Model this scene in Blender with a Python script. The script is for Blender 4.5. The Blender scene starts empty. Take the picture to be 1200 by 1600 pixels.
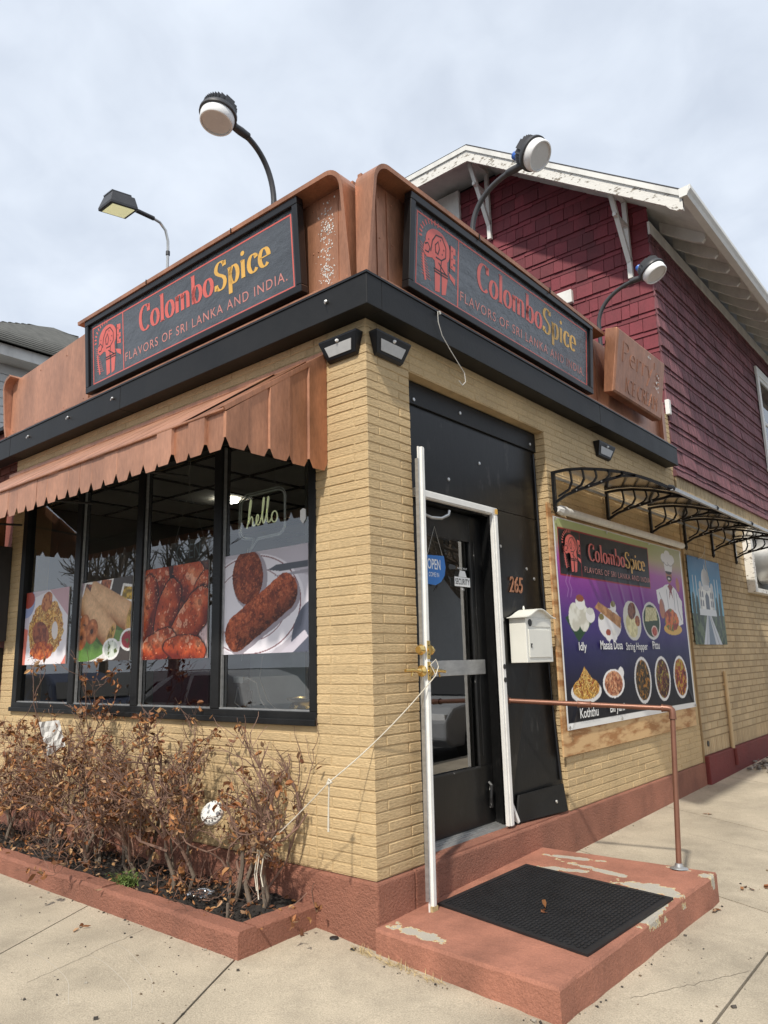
import bpy, bmesh, math, random
import numpy as np
from mathutils import Vector, Matrix
random.seed(7); RNG = np.random.default_rng(11)
SC = bpy.context.scene
COL = SC.collection
R = math.radians

# ------------------------------------------------------------------ camera
CAM_POS = (2.7407, -3.1457, 1.4442)
YAW, PITCH, ROLL, FPX = -0.69636, 0.19860, -0.02487, 1162.04
def _cam():
    fwd = Vector((math.sin(YAW)*math.cos(PITCH), math.cos(YAW)*math.cos(PITCH), math.sin(PITCH)))
    right = Vector((math.cos(YAW), -math.sin(YAW), 0)); up = right.cross(fwd)
    r2 = math.cos(ROLL)*right + math.sin(ROLL)*up; u2 = -math.sin(ROLL)*right + math.cos(ROLL)*up
    cd = bpy.data.cameras.new('camera'); cd.sensor_width = 36; cd.sensor_fit = 'AUTO'; cd.lens = FPX/1600*36
    cd.clip_start = 0.05; cd.clip_end = 900
    o = bpy.data.objects.new('camera', cd); COL.objects.link(o)
    m = Matrix(((r2.x, u2.x, -fwd.x, CAM_POS[0]), (r2.y, u2.y, -fwd.y, CAM_POS[1]), (r2.z, u2.z, -fwd.z, CAM_POS[2]), (0, 0, 0, 1)))
    o.matrix_world = m; SC.camera = o
_cam()

# ------------------------------------------------------------------ light
SUN = Vector((0.30, -0.87, 1.08)).normalized()
def _light():
    w = bpy.data.worlds.new('World'); SC.world = w; w.use_nodes = True
    nt = w.node_tree; N = nt.nodes; L = nt.links; N.clear()
    out = N.new('ShaderNodeOutputWorld'); bg = N.new('ShaderNodeBackground'); bg.inputs[1].default_value = 0.1
    sky = N.new('ShaderNodeTexSky'); sky.sky_type = 'NISHITA'; sky.sun_disc = False
    sky.sun_elevation = math.asin(SUN.z); sky.sun_rotation = math.atan2(SUN.x, SUN.y); sky.dust_density = 2.0; sky.air_density = 1.0
    tc = N.new('ShaderNodeTexCoord'); sp = N.new('ShaderNodeSeparateXYZ'); L.new(tc.outputs['Generated'], sp.inputs[0])
    ad = N.new('ShaderNodeMath'); ad.operation = 'MAXIMUM'; ad.inputs[1].default_value = 0.0; L.new(sp.outputs[2], ad.inputs[0])
    ad2 = N.new('ShaderNodeMath'); ad2.operation = 'ADD'; ad2.inputs[1].default_value = 0.35; L.new(ad.outputs[0], ad2.inputs[0])
    dx = N.new('ShaderNodeMath'); dx.operation = 'DIVIDE'; L.new(sp.outputs[0], dx.inputs[0]); L.new(ad2.outputs[0], dx.inputs[1])
    dy = N.new('ShaderNodeMath'); dy.operation = 'DIVIDE'; L.new(sp.outputs[1], dy.inputs[0]); L.new(ad2.outputs[0], dy.inputs[1])
    cb = N.new('ShaderNodeCombineXYZ'); L.new(dx.outputs[0], cb.inputs[0]); L.new(dy.outputs[0], cb.inputs[1])
    n1 = N.new('ShaderNodeTexNoise'); n1.inputs['Scale'].default_value = 8.5; n1.inputs['Detail'].default_value = 4; n1.inputs['Roughness'].default_value = .5; n1.inputs['Distortion'].default_value = .3
    n2 = N.new('ShaderNodeTexNoise'); n2.inputs['Scale'].default_value = 1.3; n2.inputs['Detail'].default_value = 2
    L.new(cb.outputs[0], n1.inputs['Vector']); L.new(cb.outputs[0], n2.inputs['Vector'])
    mx = N.new('ShaderNodeMath'); mx.operation = 'MULTIPLY_ADD'; mx.inputs[1].default_value = .65; L.new(n1.outputs['Fac'], mx.inputs[0])
    m2 = N.new('ShaderNodeMath'); m2.operation = 'MULTIPLY'; m2.inputs[1].default_value = .35; L.new(n2.outputs['Fac'], m2.inputs[0]); L.new(m2.outputs[0], mx.inputs[2])
    rp = N.new('ShaderNodeValToRGB'); rp.color_ramp.elements[0].position = .34; rp.color_ramp.elements[0].color = (.72, .72, .72, 1)
    rp.color_ramp.elements[1].position = .70; rp.color_ramp.elements[1].color = (.98, .98, .98, 1); L.new(mx.outputs[0], rp.inputs[0])
    mix = N.new('ShaderNodeMix'); mix.data_type = 'RGBA'; L.new(rp.outputs[0], mix.inputs[0]); L.new(sky.outputs[0], mix.inputs[6]); mix.inputs[7].default_value = CLOUD
    L.new(mix.outputs[2], bg.inputs[0]); L.new(bg.outputs[0], out.inputs[0])
    s = bpy.data.lights.new('sun', 'SUN'); s.energy = SUN_E; s.angle = R(2.2); s.color = (1.0, .94, .84)
    o = bpy.data.objects.new('sun', s); COL.objects.link(o); o.rotation_euler = (-SUN).to_track_quat('-Z', 'Y').to_euler(); o.location = (0, 0, 20)
CLOUD = (6.8, 7.4, 8.3, 1); SUN_E = 3.3
_light()
VS = SC.view_settings; VS.view_transform = 'Standard'; VS.look = 'None'; VS.exposure = 0.33; VS.gamma = 1; VS.use_curve_mapping = False
SC.cycles.max_bounces = 8; SC.cycles.transparent_max_bounces = 16; SC.cycles.use_denoising = True

# ------------------------------------------------------------------ materials
MT = {}
def pm(name, col, rough=.6, metal=0., var=.12, vs=5., bump=0., bs=40., col2=None, spec=.5, st=(1, 1, 1), detail=5., fine=.0, fs=220., c2lo=.45, c2hi=.65, rnd=0., attr=None, bdist=.01, tex='pos', stain=0., ss=.9, sst=(1, 1, .35)):
    m = bpy.data.materials.new(name); m.use_nodes = True; nt = m.node_tree; N = nt.nodes; L = nt.links
    b = N['Principled BSDF']; b.inputs['Roughness'].default_value = rough; b.inputs['Metallic'].default_value = metal
    b.inputs['Specular IOR Level'].default_value = spec
    g = N.new('ShaderNodeNewGeometry'); mp = N.new('ShaderNodeMapping'); mp.inputs['Scale'].default_value = st
    if tex == 'obj':
        t_ = N.new('ShaderNodeTexCoord'); L.new(t_.outputs['Object'], mp.inputs[0])
    else: L.new(g.outputs['Position'], mp.inputs[0])
    n1 = N.new('ShaderNodeTexNoise'); n1.inputs['Scale'].default_value = vs; n1.inputs['Detail'].default_value = detail; n1.inputs['Roughness'].default_value = .6; L.new(mp.outputs[0], n1.inputs['Vector'])
    if attr:
        at = N.new('ShaderNodeAttribute'); at.attribute_name = attr; src = at.outputs['Color']
    else:
        mixc = N.new('ShaderNodeMix'); mixc.data_type = 'RGBA'
        if col2 is None:
            mixc.inputs[6].default_value = (*[c*(1-var) for c in col], 1); mixc.inputs[7].default_value = (*[min(1, c*(1+var)) for c in col], 1)
            rp = N.new('ShaderNodeMapRange'); rp.inputs[1].default_value = .3; rp.inputs[2].default_value = .7
        else:
            mixc.inputs[6].default_value = (*col, 1); mixc.inputs[7].default_value = (*col2, 1)
            rp = N.new('ShaderNodeMapRange'); rp.inputs[1].default_value = c2lo; rp.inputs[2].default_value = c2hi
        L.new(n1.outputs['Fac'], rp.inputs[0]); L.new(rp.outputs[0], mixc.inputs[0]); src = mixc.outputs[2]
    if fine > 0 or rnd > 0 or stain > 0:
        hs = N.new('ShaderNodeHueSaturation'); L.new(src, hs.inputs['Color'])
        val = None
        if fine > 0:
            n3 = N.new('ShaderNodeTexNoise'); n3.inputs['Scale'].default_value = fs; n3.inputs['Detail'].default_value = 2; L.new(mp.outputs[0], n3.inputs['Vector'])
            r3 = N.new('ShaderNodeMapRange'); r3.inputs[1].default_value = .25; r3.inputs[2].default_value = .75; r3.inputs[3].default_value = 1-fine; r3.inputs[4].default_value = 1+fine; L.new(n3.outputs['Fac'], r3.inputs[0]); val = r3.outputs[0]
        if rnd > 0:
            oi = N.new('ShaderNodeObjectInfo'); a_ = N.new('ShaderNodeMath'); a_.operation = 'ADD'; L.new(oi.outputs['Random'], a_.inputs[0]); L.new(g.outputs['Random Per Island'], a_.inputs[1])
            f_ = N.new('ShaderNodeMath'); f_.operation = 'FRACT'; L.new(a_.outputs[0], f_.inputs[0])
            r4 = N.new('ShaderNodeMapRange'); r4.inputs[3].default_value = 1-rnd; r4.inputs[4].default_value = 1+rnd; L.new(f_.outputs[0], r4.inputs[0])
            if val is not None:
                mm = N.new('ShaderNodeMath'); mm.operation = 'MULTIPLY'; L.new(val, mm.inputs[0]); L.new(r4.outputs[0], mm.inputs[1]); val = mm.outputs[0]
            else: val = r4.outputs[0]
        if stain > 0:
            mp2 = N.new('ShaderNodeMapping'); mp2.inputs['Scale'].default_value = sst; L.new(g.outputs['Position'], mp2.inputs[0])
            n6 = N.new('ShaderNodeTexNoise'); n6.inputs['Scale'].default_value = ss; n6.inputs['Detail'].default_value = 9; n6.inputs['Roughness'].default_value = .68; L.new(mp2.outputs[0], n6.inputs['Vector'])
            r6 = N.new('ShaderNodeMapRange'); r6.inputs[1].default_value = .46; r6.inputs[2].default_value = .72; r6.inputs[3].default_value = 1+.15*stain; r6.inputs[4].default_value = 1-stain; L.new(n6.outputs['Fac'], r6.inputs[0])
            if val is not None:
                m6 = N.new('ShaderNodeMath'); m6.operation = 'MULTIPLY'; L.new(val, m6.inputs[0]); L.new(r6.outputs[0], m6.inputs[1]); val = m6.outputs[0]
            else: val = r6.outputs[0]
        L.new(val, hs.inputs['Value']); src = hs.outputs[0]
    L.new(src, b.inputs['Base Color'])
    if bump > 0:
        n2 = N.new('ShaderNodeTexNoise'); n2.inputs['Scale'].default_value = bs; n2.inputs['Detail'].default_value = 6; n2.inputs['Roughness'].default_value = .65; L.new(mp.outputs[0], n2.inputs['Vector'])
        bp = N.new('ShaderNodeBump'); bp.inputs['Strength'].default_value = bump; bp.inputs['Distance'].default_value = bdist; L.new(n2.outputs['Fac'], bp.inputs['Height']); L.new(bp.outputs[0], b.inputs['Normal'])
    rr = N.new('ShaderNodeMapRange'); rr.inputs[3].default_value = max(.02, rough-.08); rr.inputs[4].default_value = min(1, rough+.08); L.new(n1.outputs['Fac'], rr.inputs[0]); L.new(rr.outputs[0], b.inputs['Roughness'])
    MT[name] = m; return m

def emis(name, col, s):
    m = bpy.data.materials.new(name); m.use_nodes = True; b = m.node_tree.nodes['Principled BSDF']
    b.inputs['Base Color'].default_value = (*col, 1); b.inputs['Emission Color'].default_value = (*col, 1); b.inputs['Emission Strength'].default_value = s
    MT[name] = m; return m

def glassmat(name, ior=1.6, tint=(.9, .95, .93), rough=0.0):
    m = bpy.data.materials.new(name); m.use_nodes = True; nt = m.node_tree; N = nt.nodes; L = nt.links; N.remove(N['Principled BSDF'])
    o = N['Material Output']; tr = N.new('ShaderNodeBsdfTransparent'); tr.inputs[0].default_value = (*tint, 1)
    gl = N.new('ShaderNodeBsdfGlossy'); gl.inputs['Roughness'].default_value = rough; gl.inputs[0].default_value = (1, 1, 1, 1)
    fr = N.new('ShaderNodeFresnel'); fr.inputs[0].default_value = ior; mx = N.new('ShaderNodeMixShader')
    g = N.new('ShaderNodeNewGeometry'); n = N.new('ShaderNodeTexNoise'); n.inputs['Scale'].default_value = 1.6; L.new(g.outputs['Position'], n.inputs['Vector'])
    bp = N.new('ShaderNodeBump'); bp.inputs['Strength'].default_value = .02; bp.inputs['Distance'].default_value = .02; L.new(n.outputs['Fac'], bp.inputs['Height'])
    L.new(bp.outputs[0], gl.inputs['Normal'])
    L.new(fr.outputs[0], mx.inputs[0]); L.new(tr.outputs[0], mx.inputs[1]); L.new(gl.outputs[0], mx.inputs[2]); L.new(mx.outputs[0], o.inputs[0])
    MT[name] = m; return m

pm('brick', (.525, .382, .205), .82, var=.08, vs=2.2, bump=1.0, bs=58, st=(.5, .5, 1.7), fine=.15, fs=80, rnd=.06, bdist=.0075, stain=.15, ss=1.6)
pm('mortar', (.485, .350, .185), .85, var=.12, vs=8, bump=.5, bs=90, stain=.25, ss=1.6)
pm('brick_rear', (.46, .345, .20), .85, var=.14, vs=2.0, bump=.35, bs=60, fine=.08, rnd=.10, stain=.25, ss=1.2)
pm('mortar_rear', (.30, .215, .115), .9, var=.1)
pm('stucco', (.31, .128, .082), .85, var=.16, vs=3, bump=1.0, bs=75, fine=.16, fs=130, bdist=.018, stain=.30, ss=2.2, sst=(1, 1, .8))
pm('stucco_dark', (.16, .030, .026), .8, var=.16, vs=3, bump=.8, bs=40, fine=.12, bdist=.02)
pm('copper', (.40, .185, .105), .40, .5, var=.22, vs=3.2, bump=.30, bs=3.2, fine=.12, fs=42, st=(1.8, 1.8, .5), rnd=.06, stain=.36, ss=2.8, bdist=.02)
pm('copper_light', (.44, .220, .138), .48, .3, var=.16, vs=2.6, bump=.30, bs=3.4, fine=.12, fs=36, st=(1.4, 1.4, .5), rnd=.07, stain=.32, ss=2.6, bdist=.02)
pm('black_paint', (.011, .011, .011), .48, var=.35, vs=5, bump=.10, bs=30, spec=.28, stain=.3, ss=3)
pm('black_board', (.007, .007, .007), .32, col2=(.045, .043, .04), c2lo=.60, c2hi=.74, vs=7, bump=.16, bs=3, spec=.34, st=(1, 1.6, .7), detail=10, fine=.3, fs=60)
pm('black_iron', (.012, .012, .013), .35, .3, var=.2)
pm('white_paint', (.74, .73, .69), .55, var=.06, vs=9, bump=.15, bs=30, fine=.03)
pm('white_worn', (.72, .70, .65), .75, col2=(.24, .21, .17), c2lo=.565, c2hi=.63, vs=14, bump=.5, bs=40, st=(1, 1, 2), fine=.05)
pm('white_plain', (.70, .69, .65), .6, var=.08, vs=3, bump=.1, bs=20, fine=.04, stain=.25, ss=3)
pm('cream_metal', (.74, .73, .66), .45, var=.04, vs=5)
pm('shingle_front', (.165, .026, .035), .72, var=.18, vs=3, bump=.35, bs=24, st=(1, 1, .35), fine=.14, fs=90, rnd=.24, stain=.25, ss=1.4)
pm('shingle_side', (.185, .075, .085), .8, var=.35, vs=22, bump=1.0, bs=50, st=(1, 1, .07), fine=.38, fs=44, rnd=.20, bdist=.02, stain=.25, ss=1.0)
pm('shingle_base', (.035, .008, .010), .9, var=.1)
pm('roof_dark', (.05, .05, .055), .9, var=.3, vs=12, bump=.6, bs=60)
pm('roof_grey', (.075, .075, .068), .9, var=.25, vs=6, bump=.6, bs=40, rnd=.2)
pm('concrete', (.418, .358, .268), .9, var=.20, vs=1.1, bump=.5, bs=150, fine=.26, fs=150, rnd=.05, detail=8, stain=.30, ss=1.5, sst=(1, 1, 1))
pm('concrete_joint', (.10, .088, .07), .95, var=.3, vs=20)
pm('asphalt', (.05, .05, .05), .9, var=.25, vs=8, bump=.4, bs=120, fine=.2)
pm('soil', (.028, .022, .018), .95, var=.5, vs=24, bump=1.0, bs=60, bdist=.03)
pm('rubber', (.012, .012, .013), .55, var=.2, vs=8, bump=.1, bs=60)
pm('plywood', (.60, .39, .19), .7, col2=(.36, .17, .06), c2lo=.46, c2hi=.60, vs=2.6, st=(1, 1.2, 5), bump=.1, bs=30, detail=6, fine=.08, fs=60)
pm('copper_pipe', (.21, .095, .060), .42, .4, var=.15, vs=8)
pm('brass', (.75, .53, .20), .22, .95, var=.06)
pm('aluminium', (.45, .45, .44), .42, .75, var=.15, vs=14, bump=.1, bs=40, st=(1, 1, 3))
pm('galv', (.55, .55, .54), .35, .8, var=.15, vs=6)
pm('rope', (.62, .57, .47), .9, var=.1, vs=40, bump=.6, bs=200)
pm('lens', (.86, .86, .85), .3, var=.05, vs=30)
pm('lens_inner', (.66, .66, .65), .25, var=.04, vs=30)
pm('lens_warm', (.82, .80, .55), .35, var=.1, vs=20)
pm('lamp_grey', (.055, .055, .058), .45, .3, var=.15)
pm('blue_cap', (.03, .12, .45), .35, var=.1)
pm('print', (1, 1, 1), .38, attr='Col', spec=.4, bump=.04, bs=3)
pm('print_gloss', (1, 1, 1), .36, attr='Col', spec=.16, bump=.12, bs=4, bdist=.02)
pm('paint_attr', (1, 1, 1), .75, attr='Col')
pm('sign_face', (.050, .056, .064), .13, var=.3, vs=3.5, bump=.5, bs=11, st=(1, 1, 1.6), bdist=.02, spec=.8)
pm('sign_red', (.62, .12, .095), .4, var=.08, vs=10)
pm('sign_yellow', (.70, .40, .08), .4, var=.08, vs=10)
pm('sign_pink', (.55, .22, .19), .45, var=.08, vs=10)
pm('ink_white', (.80, .80, .78), .5, var=.02)
pm('ink_black', (.02, .02, .02), .5, var=.02)
pm('ink_blue', (.03, .17, .50), .35, var=.05)
pm('twig', (.185, .108, .078), .85, var=.35, vs=8, bump=.3, bs=60)
pm('bark', (.15, .115, .085), .9, var=.3, vs=10, bump=.6, bs=40)
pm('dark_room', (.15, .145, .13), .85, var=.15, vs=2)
pm('ceiling', (.70, .67, .60), .9, var=.06, vs=3)
pm('maroon', (.11, .012, .03), .8, var=.2)
pm('pale_blue', (.30, .36, .38), .7, var=.1)
pm('floor_in', (.34, .30, .25), .6, var=.2)
pm('clear_acrylic', (.88, .88, .84), .25, var=.05)
pm('red_brick', (.16, .045, .03), .85, var=.25, vs=6, bump=.4, bs=50, rnd=.2)
pm('clapboard', (.62, .62, .60), .7, var=.06)
pm('car_silver', (.34, .35, .36), .55, .1, var=.03, spec=.3)
pm('car_dark', (.02, .03, .07), .4, .1, var=.03)
pm('tyre', (.015, .015, .015), .8, var=.1)
pm('green_weed', (.10, .15, .03), .7, var=.4, vs=30)
pm('straw', (.42, .32, .16), .85, var=.3, vs=30)
pm('paper', (.62, .61, .58), .7, var=.06, vs=8, bump=.3, bs=14)
pm('plastic', (.30, .31, .35), .25, var=.1)
pm('cable', (.55, .53, .48), .6, var=.05)
pm('rubble', (.20, .18, .16), .9, var=.6, vs=14, rnd=.4)
emis('led', (1.0, .95, .85), 14.0)
pm('lens_flood', (.50, .50, .49), .35, var=.06, vs=30)
emis('lamp_warm', (.80, .78, .45), .45)
pm('worn_black', (.012, .012, .012), .5, col2=(.45, .44, .42), c2lo=.64, c2hi=.69, vs=34, st=(1, 1, .6))
pm('awning_shade_colour', (.035, .033, .030), .7, var=.2)  # near-black colour standing in for shade under the awning
emis('neon', (.74, .76, .46), .30)
glassmat('glass', 2.15, (.80, .84, .83))
glassmat('glass_door', 2.7, (.45, .48, .48))
glassmat('poly_sheet', 1.4, (.11, .075, .05), .15)
glassmat('lamp_glass', 1.45, (.85, .85, .84), .1)

# ------------------------------------------------------------------ helpers
class MB:
    def __init__(s): s.v = []; s.f = []; s.c = []; s.m = []
    def _add(s, vs, fs, col=None, m=0):
        o = len(s.v); s.v += [tuple(p) for p in vs]
        for f in fs: s.f.append(tuple(i+o for i in f)); s.c.append(col); s.m.append(m)
        return s
    def box(s, x0, x1, y0, y1, z0, z1, col=None, m=0):
        return s._add([(x0, y0, z0), (x1, y0, z0), (x1, y1, z0), (x0, y1, z0), (x0, y0, z1), (x1, y0, z1), (x1, y1, z1), (x0, y1, z1)],
                      [(0, 3, 2, 1), (4, 5, 6, 7), (0, 1, 5, 4), (1, 2, 6, 5), (2, 3, 7, 6), (3, 0, 4, 7)], col, m)
    def obox(s, c, size, rot, col=None, m=0):
        h = [d/2 for d in size]; c = Vector(c); vs = []
        for z in (-1, 1):
            for x, y in ((-1, -1), (1, -1), (1, 1), (-1, 1)): vs.append(c + rot @ Vector((x*h[0], y*h[1], z*h[2])))
        return s._add(vs, [(0, 3, 2, 1), (4, 5, 6, 7), (0, 1, 5, 4), (1, 2, 6, 5), (2, 3, 7, 6), (3, 0, 4, 7)], col, m)
    def bar(s, a, b, w, h, up=(0, 0, 1), col=None):
        a = Vector(a); b = Vector(b); d = (b-a); l = d.length; d.normalize(); u = Vector(up); sx = d.cross(u)
        if sx.length < 1e-4: sx = d.cross(Vector((1, 0, 0)))
        sx.normalize(); uu = sx.cross(d)
        return s.obox((a+b)/2, (l, w, h), Matrix((d, sx, uu)).transposed(), col)
    def poly(s, pts, col=None, m=0): return s._add(pts, [tuple(range(len(pts)))], col, m)
    def prism(s, pts, vec, col=None, m=0):
        n = len(pts); v = Vector(vec); p = [Vector(q) for q in pts]; q = [a+v for a in p]
        return s._add(p+q, [tuple(range(n))[::-1], tuple(range(n, 2*n))]+[(i, (i+1) % n, n+(i+1) % n, n+i) for i in range(n)], col, m)
    def tube(s, pts, r, n=8, col=None, cap=True, m=0):
        pts = [Vector(p) for p in pts]; k = len(pts); rs = r if isinstance(r, (list, tuple)) else [r]*k
        vs = []; prev = None
        for i, p in enumerate(pts):
            d = (pts[min(i+1, k-1)]-pts[max(i-1, 0)])
            if d.length < 1e-7: d = Vector((0, 0, 1))
            d.normalize()
            if prev is None:
                a = Vector((0, 0, 1)) if abs(d.z) < .9 else Vector((1, 0, 0)); u = d.cross(a).normalized()
            else:
                u = (prev - d*prev.dot(d)); u = u.normalized() if u.length > 1e-5 else d.orthogonal().normalized()
            prev = u; w = d.cross(u)
            for j in range(n):
                t = 2*math.pi*j/n; vs.append(p + (u*math.cos(t)+w*math.sin(t))*rs[i])
        fs = [(i*n+j, i*n+(j+1) % n, (i+1)*n+(j+1) % n, (i+1)*n+j) for i in range(k-1) for j in range(n)]
        if cap: fs += [tuple(range(n))[::-1], tuple(range((k-1)*n, k*n))]
        return s._add(vs, fs, col, m)
    def lathe(s, prof, c, ax, n=24, col=None, m=0):     # prof: (radius, along axis)
        ax = Vector(ax).normalized(); u = ax.orthogonal().normalized(); w = ax.cross(u); c = Vector(c); vs = []
        for r_, h in prof:
            for j in range(n):
                t = 2*math.pi*j/n; vs.append(c+ax*h+(u*math.cos(t)+w*math.sin(t))*r_)
        k = len(prof); fs = [(i*n+j, i*n+(j+1) % n, (i+1)*n+(j+1) % n, (i+1)*n+j) for i in range(k-1) for j in range(n)]
        fs += [tuple(range(n))[::-1], tuple(range((k-1)*n, k*n))]
        return s._add(vs, fs, col, m)
    def mesh(s, name):
        me = bpy.data.meshes.new(name); me.from_pydata(s.v, [], s.f); me.update()
        if any(c is not None for c in s.c):
            at = me.color_attributes.new('Col', 'FLOAT_COLOR', 'CORNER'); arr = np.ones((len(me.loops), 4), np.float32)
            for p, c in zip(me.polygons, s.c):
                if c is not None: arr[p.loop_start:p.loop_start+p.loop_total, :3] = c
            at.data.foreach_set('color', arr.ravel())
        return me
    def build(s, name, mat, parent=None, smooth=False, bevel=0., fix=False):
        me = s.mesh(name)
        if fix:
            bm = bmesh.new(); bm.from_mesh(me); bmesh.ops.recalc_face_normals(bm, faces=bm.faces); bm.to_mesh(me); bm.free()
        return link(name, me, mat, parent, smooth, bevel)

def link(name, me, mat, parent=None, smooth=False, bevel=0.):
    mats = mat if isinstance(mat, (list, tuple)) else [mat]
    for q in mats:
        if len(me.materials) < len(mats): me.materials.append(MT[q] if isinstance(q, str) else q)
    o = bpy.data.objects.new(name, me); COL.objects.link(o)
    if parent is not None: o.parent = parent
    if smooth:
        me.polygons.foreach_set('use_smooth', [True]*len(me.polygons))
        me.set_sharp_from_angle(angle=R(38))
    if bevel > 0:
        b = o.modifiers.new('b', 'BEVEL'); b.width = bevel; b.segments = 2; b.limit_method = 'ANGLE'; b.angle_limit = R(40)
    return o
def tag(o, label=None, cat=None, group=None, kind=None):
    if label: o['label'] = label
    if cat: o['category'] = cat
    if group: o['group'] = group
    if kind: o['kind'] = kind
    return o
def empty(name, label=None, cat=None, group=None, kind=None, loc=(0, 0, 0)):
    o = bpy.data.objects.new(name, None); COL.objects.link(o); o.location = loc; o.empty_display_size = .1
    return tag(o, label, cat, group, kind)
def frame(name, origin, U, V, label=None, cat=None, group=None):
    o = empty(name, label, cat, group); U = Vector(U).normalized(); V = Vector(V).normalized(); W = U.cross(V)
    o.matrix_world = Matrix(((U.x, V.x, W.x, origin[0]), (U.y, V.y, W.y, origin[1]), (U.z, V.z, W.z, origin[2]), (0, 0, 0, 1)))
    return o
def copy_tree(o, parent=None):
    c = o.copy(); COL.objects.link(c)
    if parent is not None: c.parent = parent
    for ch in list(o.children): copy_tree(ch, c)
    return c
_tn = 0
def text_fit(mb, s, x0, x1, y0, y1, z, bold=0., shear=0., spacing=1.0, col=None):
    """lettering fitted into a rectangle, as mesh faces"""
    cu = bpy.data.curves.new('t', 'FONT'); cu.body = s; cu.size = 1; cu.offset = bold; cu.space_character = spacing; cu.shear = shear; cu.resolution_u = 4
    ob = bpy.data.objects.new('t', cu); COL.objects.link(ob); bpy.context.view_layer.update()
    me = bpy.data.meshes.new_from_object(ob.evaluated_get(bpy.context.evaluated_depsgraph_get()))
    vs = [v.co.copy() for v in me.vertices]; fs = [tuple(p.vertices) for p in me.polygons]
    bpy.data.objects.remove(ob); bpy.data.curves.remove(cu); bpy.data.meshes.remove(me)
    ax = min(v.x for v in vs); bx = max(v.x for v in vs); ay = min(v.y for v in vs); by = max(v.y for v in vs)
    mb._add([(x0+(v.x-ax)/(bx-ax)*(x1-x0), y0+(v.y-ay)/(by-ay)*(y1-y0), z) for v in vs], fs, col)
def words(mb, n, name, mat, parent):
    """one object for each of the n words of a line of lettering"""
    iv = sorted((min(mb.v[i][0] for i in f), max(mb.v[i][0] for i in f), k) for k, f in enumerate(mb.f)); gaps = []; hi = iv[0][1]
    for a, b_, k in iv[1:]:
        if a > hi: gaps.append((a-hi, (a+hi)/2))
        hi = max(hi, b_)
    cuts = sorted(g_[1] for g_ in sorted(gaps, reverse=True)[:n-1]); out = [MB() for _ in range(n)]
    for a, b_, k in iv:
        w = sum(1 for c in cuts if (a+b_)/2 > c); f = mb.f[k]; out[w]._add([mb.v[i] for i in f], [tuple(range(len(f)))])
    return [o.build(name, mat, parent) for o in out if o.f]
def arc(cx, cy, rx, ry, a0, a1, n=18): return [(cx+rx*math.cos(R(a0+(a1-a0)*i/n)), cy+ry*math.sin(R(a0+(a1-a0)*i/n))) for i in range(n+1)]
def pen(mb, pts, thick, thin, z, fx=lambda p: p, col=None, power=1.3):
    k = len(pts); q = []
    for i, p in enumerate(pts):
        a = pts[max(0, i-1)]; b = pts[min(k-1, i+1)]; dx, dy = b[0]-a[0], b[1]-a[1]; l = math.hypot(dx, dy) or 1e-6; dx /= l; dy /= l
        w = (thin+(thick-thin)*abs(dy)**power)/2; q.append((fx((p[0]-dy*w, p[1]+dx*w)), fx((p[0]+dy*w, p[1]-dx*w))))
    for i in range(k-1):
        (a, b), (c, d) = q[i], q[i+1]; mb._add([(*a, z), (*b, z), (*d, z), (*c, z)], [(0, 1, 2, 3)], col)
def gz(x, y):
    t = min(1, max(0, -x/.5)); t = t*t*(3-2*t)
    return .019*y - .03*max(x, 0) + .035*t
# ================================================================== ground
def slab_mesh(P, n=6, m=6, th=.07, g=.006):
    c = [sum(p[i] for p in P)/4 for i in (0, 1)]
    Q = []
    for p in P:
        d = Vector((c[0]-p[0], c[1]-p[1])); l = d.length; d.normalize(); Q.append((p[0]+d.x*g*1.4, p[1]+d.y*g*1.4))
    mb = MB(); vs = []
    for j in range(m+1):
        for i in range(n+1):
            s, t = i/n, j/m
            x = (1-s)*(1-t)*Q[0][0]+s*(1-t)*Q[1][0]+s*t*Q[2][0]+(1-s)*t*Q[3][0]; y = (1-s)*(1-t)*Q[0][1]+s*(1-t)*Q[1][1]+s*t*Q[2][1]+(1-s)*t*Q[3][1]
            vs.append((x, y, gz(x, y)))
    fs = [(j*(n+1)+i, j*(n+1)+i+1, (j+1)*(n+1)+i+1, (j+1)*(n+1)+i) for j in range(m) for i in range(n)]
    ring = [i for i in range(n+1)]+[j*(n+1)+n for j in range(1, m+1)]+[m*(n+1)+i for i in range(n-1, -1, -1)]+[j*(n+1) for j in range(m-1, 0, -1)]
    o = len(vs); vs += [(vs[i][0], vs[i][1], vs[i][2]-th) for i in ring]; k = len(ring)
    fs += [(ring[(i+1) % k], ring[i], o+i, o+(i+1) % k) for i in range(k)]
    mb._add(vs, fs); return mb
g = MB(); g._add([(-300, -300, -.26), (300, -300, -.26), (300, 300, -.26), (-300, 300, -.26)], [(0, 1, 2, 3)])
tag(g.build('ground', 'asphalt'), kind='structure')
sw = empty('sidewalk', kind='structure')
b = MB()
for (x0, x1, y0, y1) in ((-16, -.2, -3.5, .2), (-.2, 3.6, -3.5, 16)):
    n = 24
    for i in range(n):
        for j in range(n):
            xa = x0+(x1-x0)*i/n; xb = x0+(x1-x0)*(i+1)/n; ya = y0+(y1-y0)*j/n; yb = y0+(y1-y0)*(j+1)/n
            b._add([(xa, ya, gz(xa, ya)-.014), (xb, ya, gz(xb, ya)-.014), (xb, yb, gz(xb, yb)-.014), (xa, yb, gz(xa, yb)-.014)], [(0, 1, 2, 3)])
b.build('bedding', 'concrete_joint', sw)
lj = lambda xk, y: xk-.5*(y+.56)
slabs = [((1.555, -3.0), (3.4, -3.0), (3.4, 1.1), (1.555, 1.72))]
rows = [2.27, 4.05, 5.9, 7.8, 9.8, 12, 14]
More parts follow.
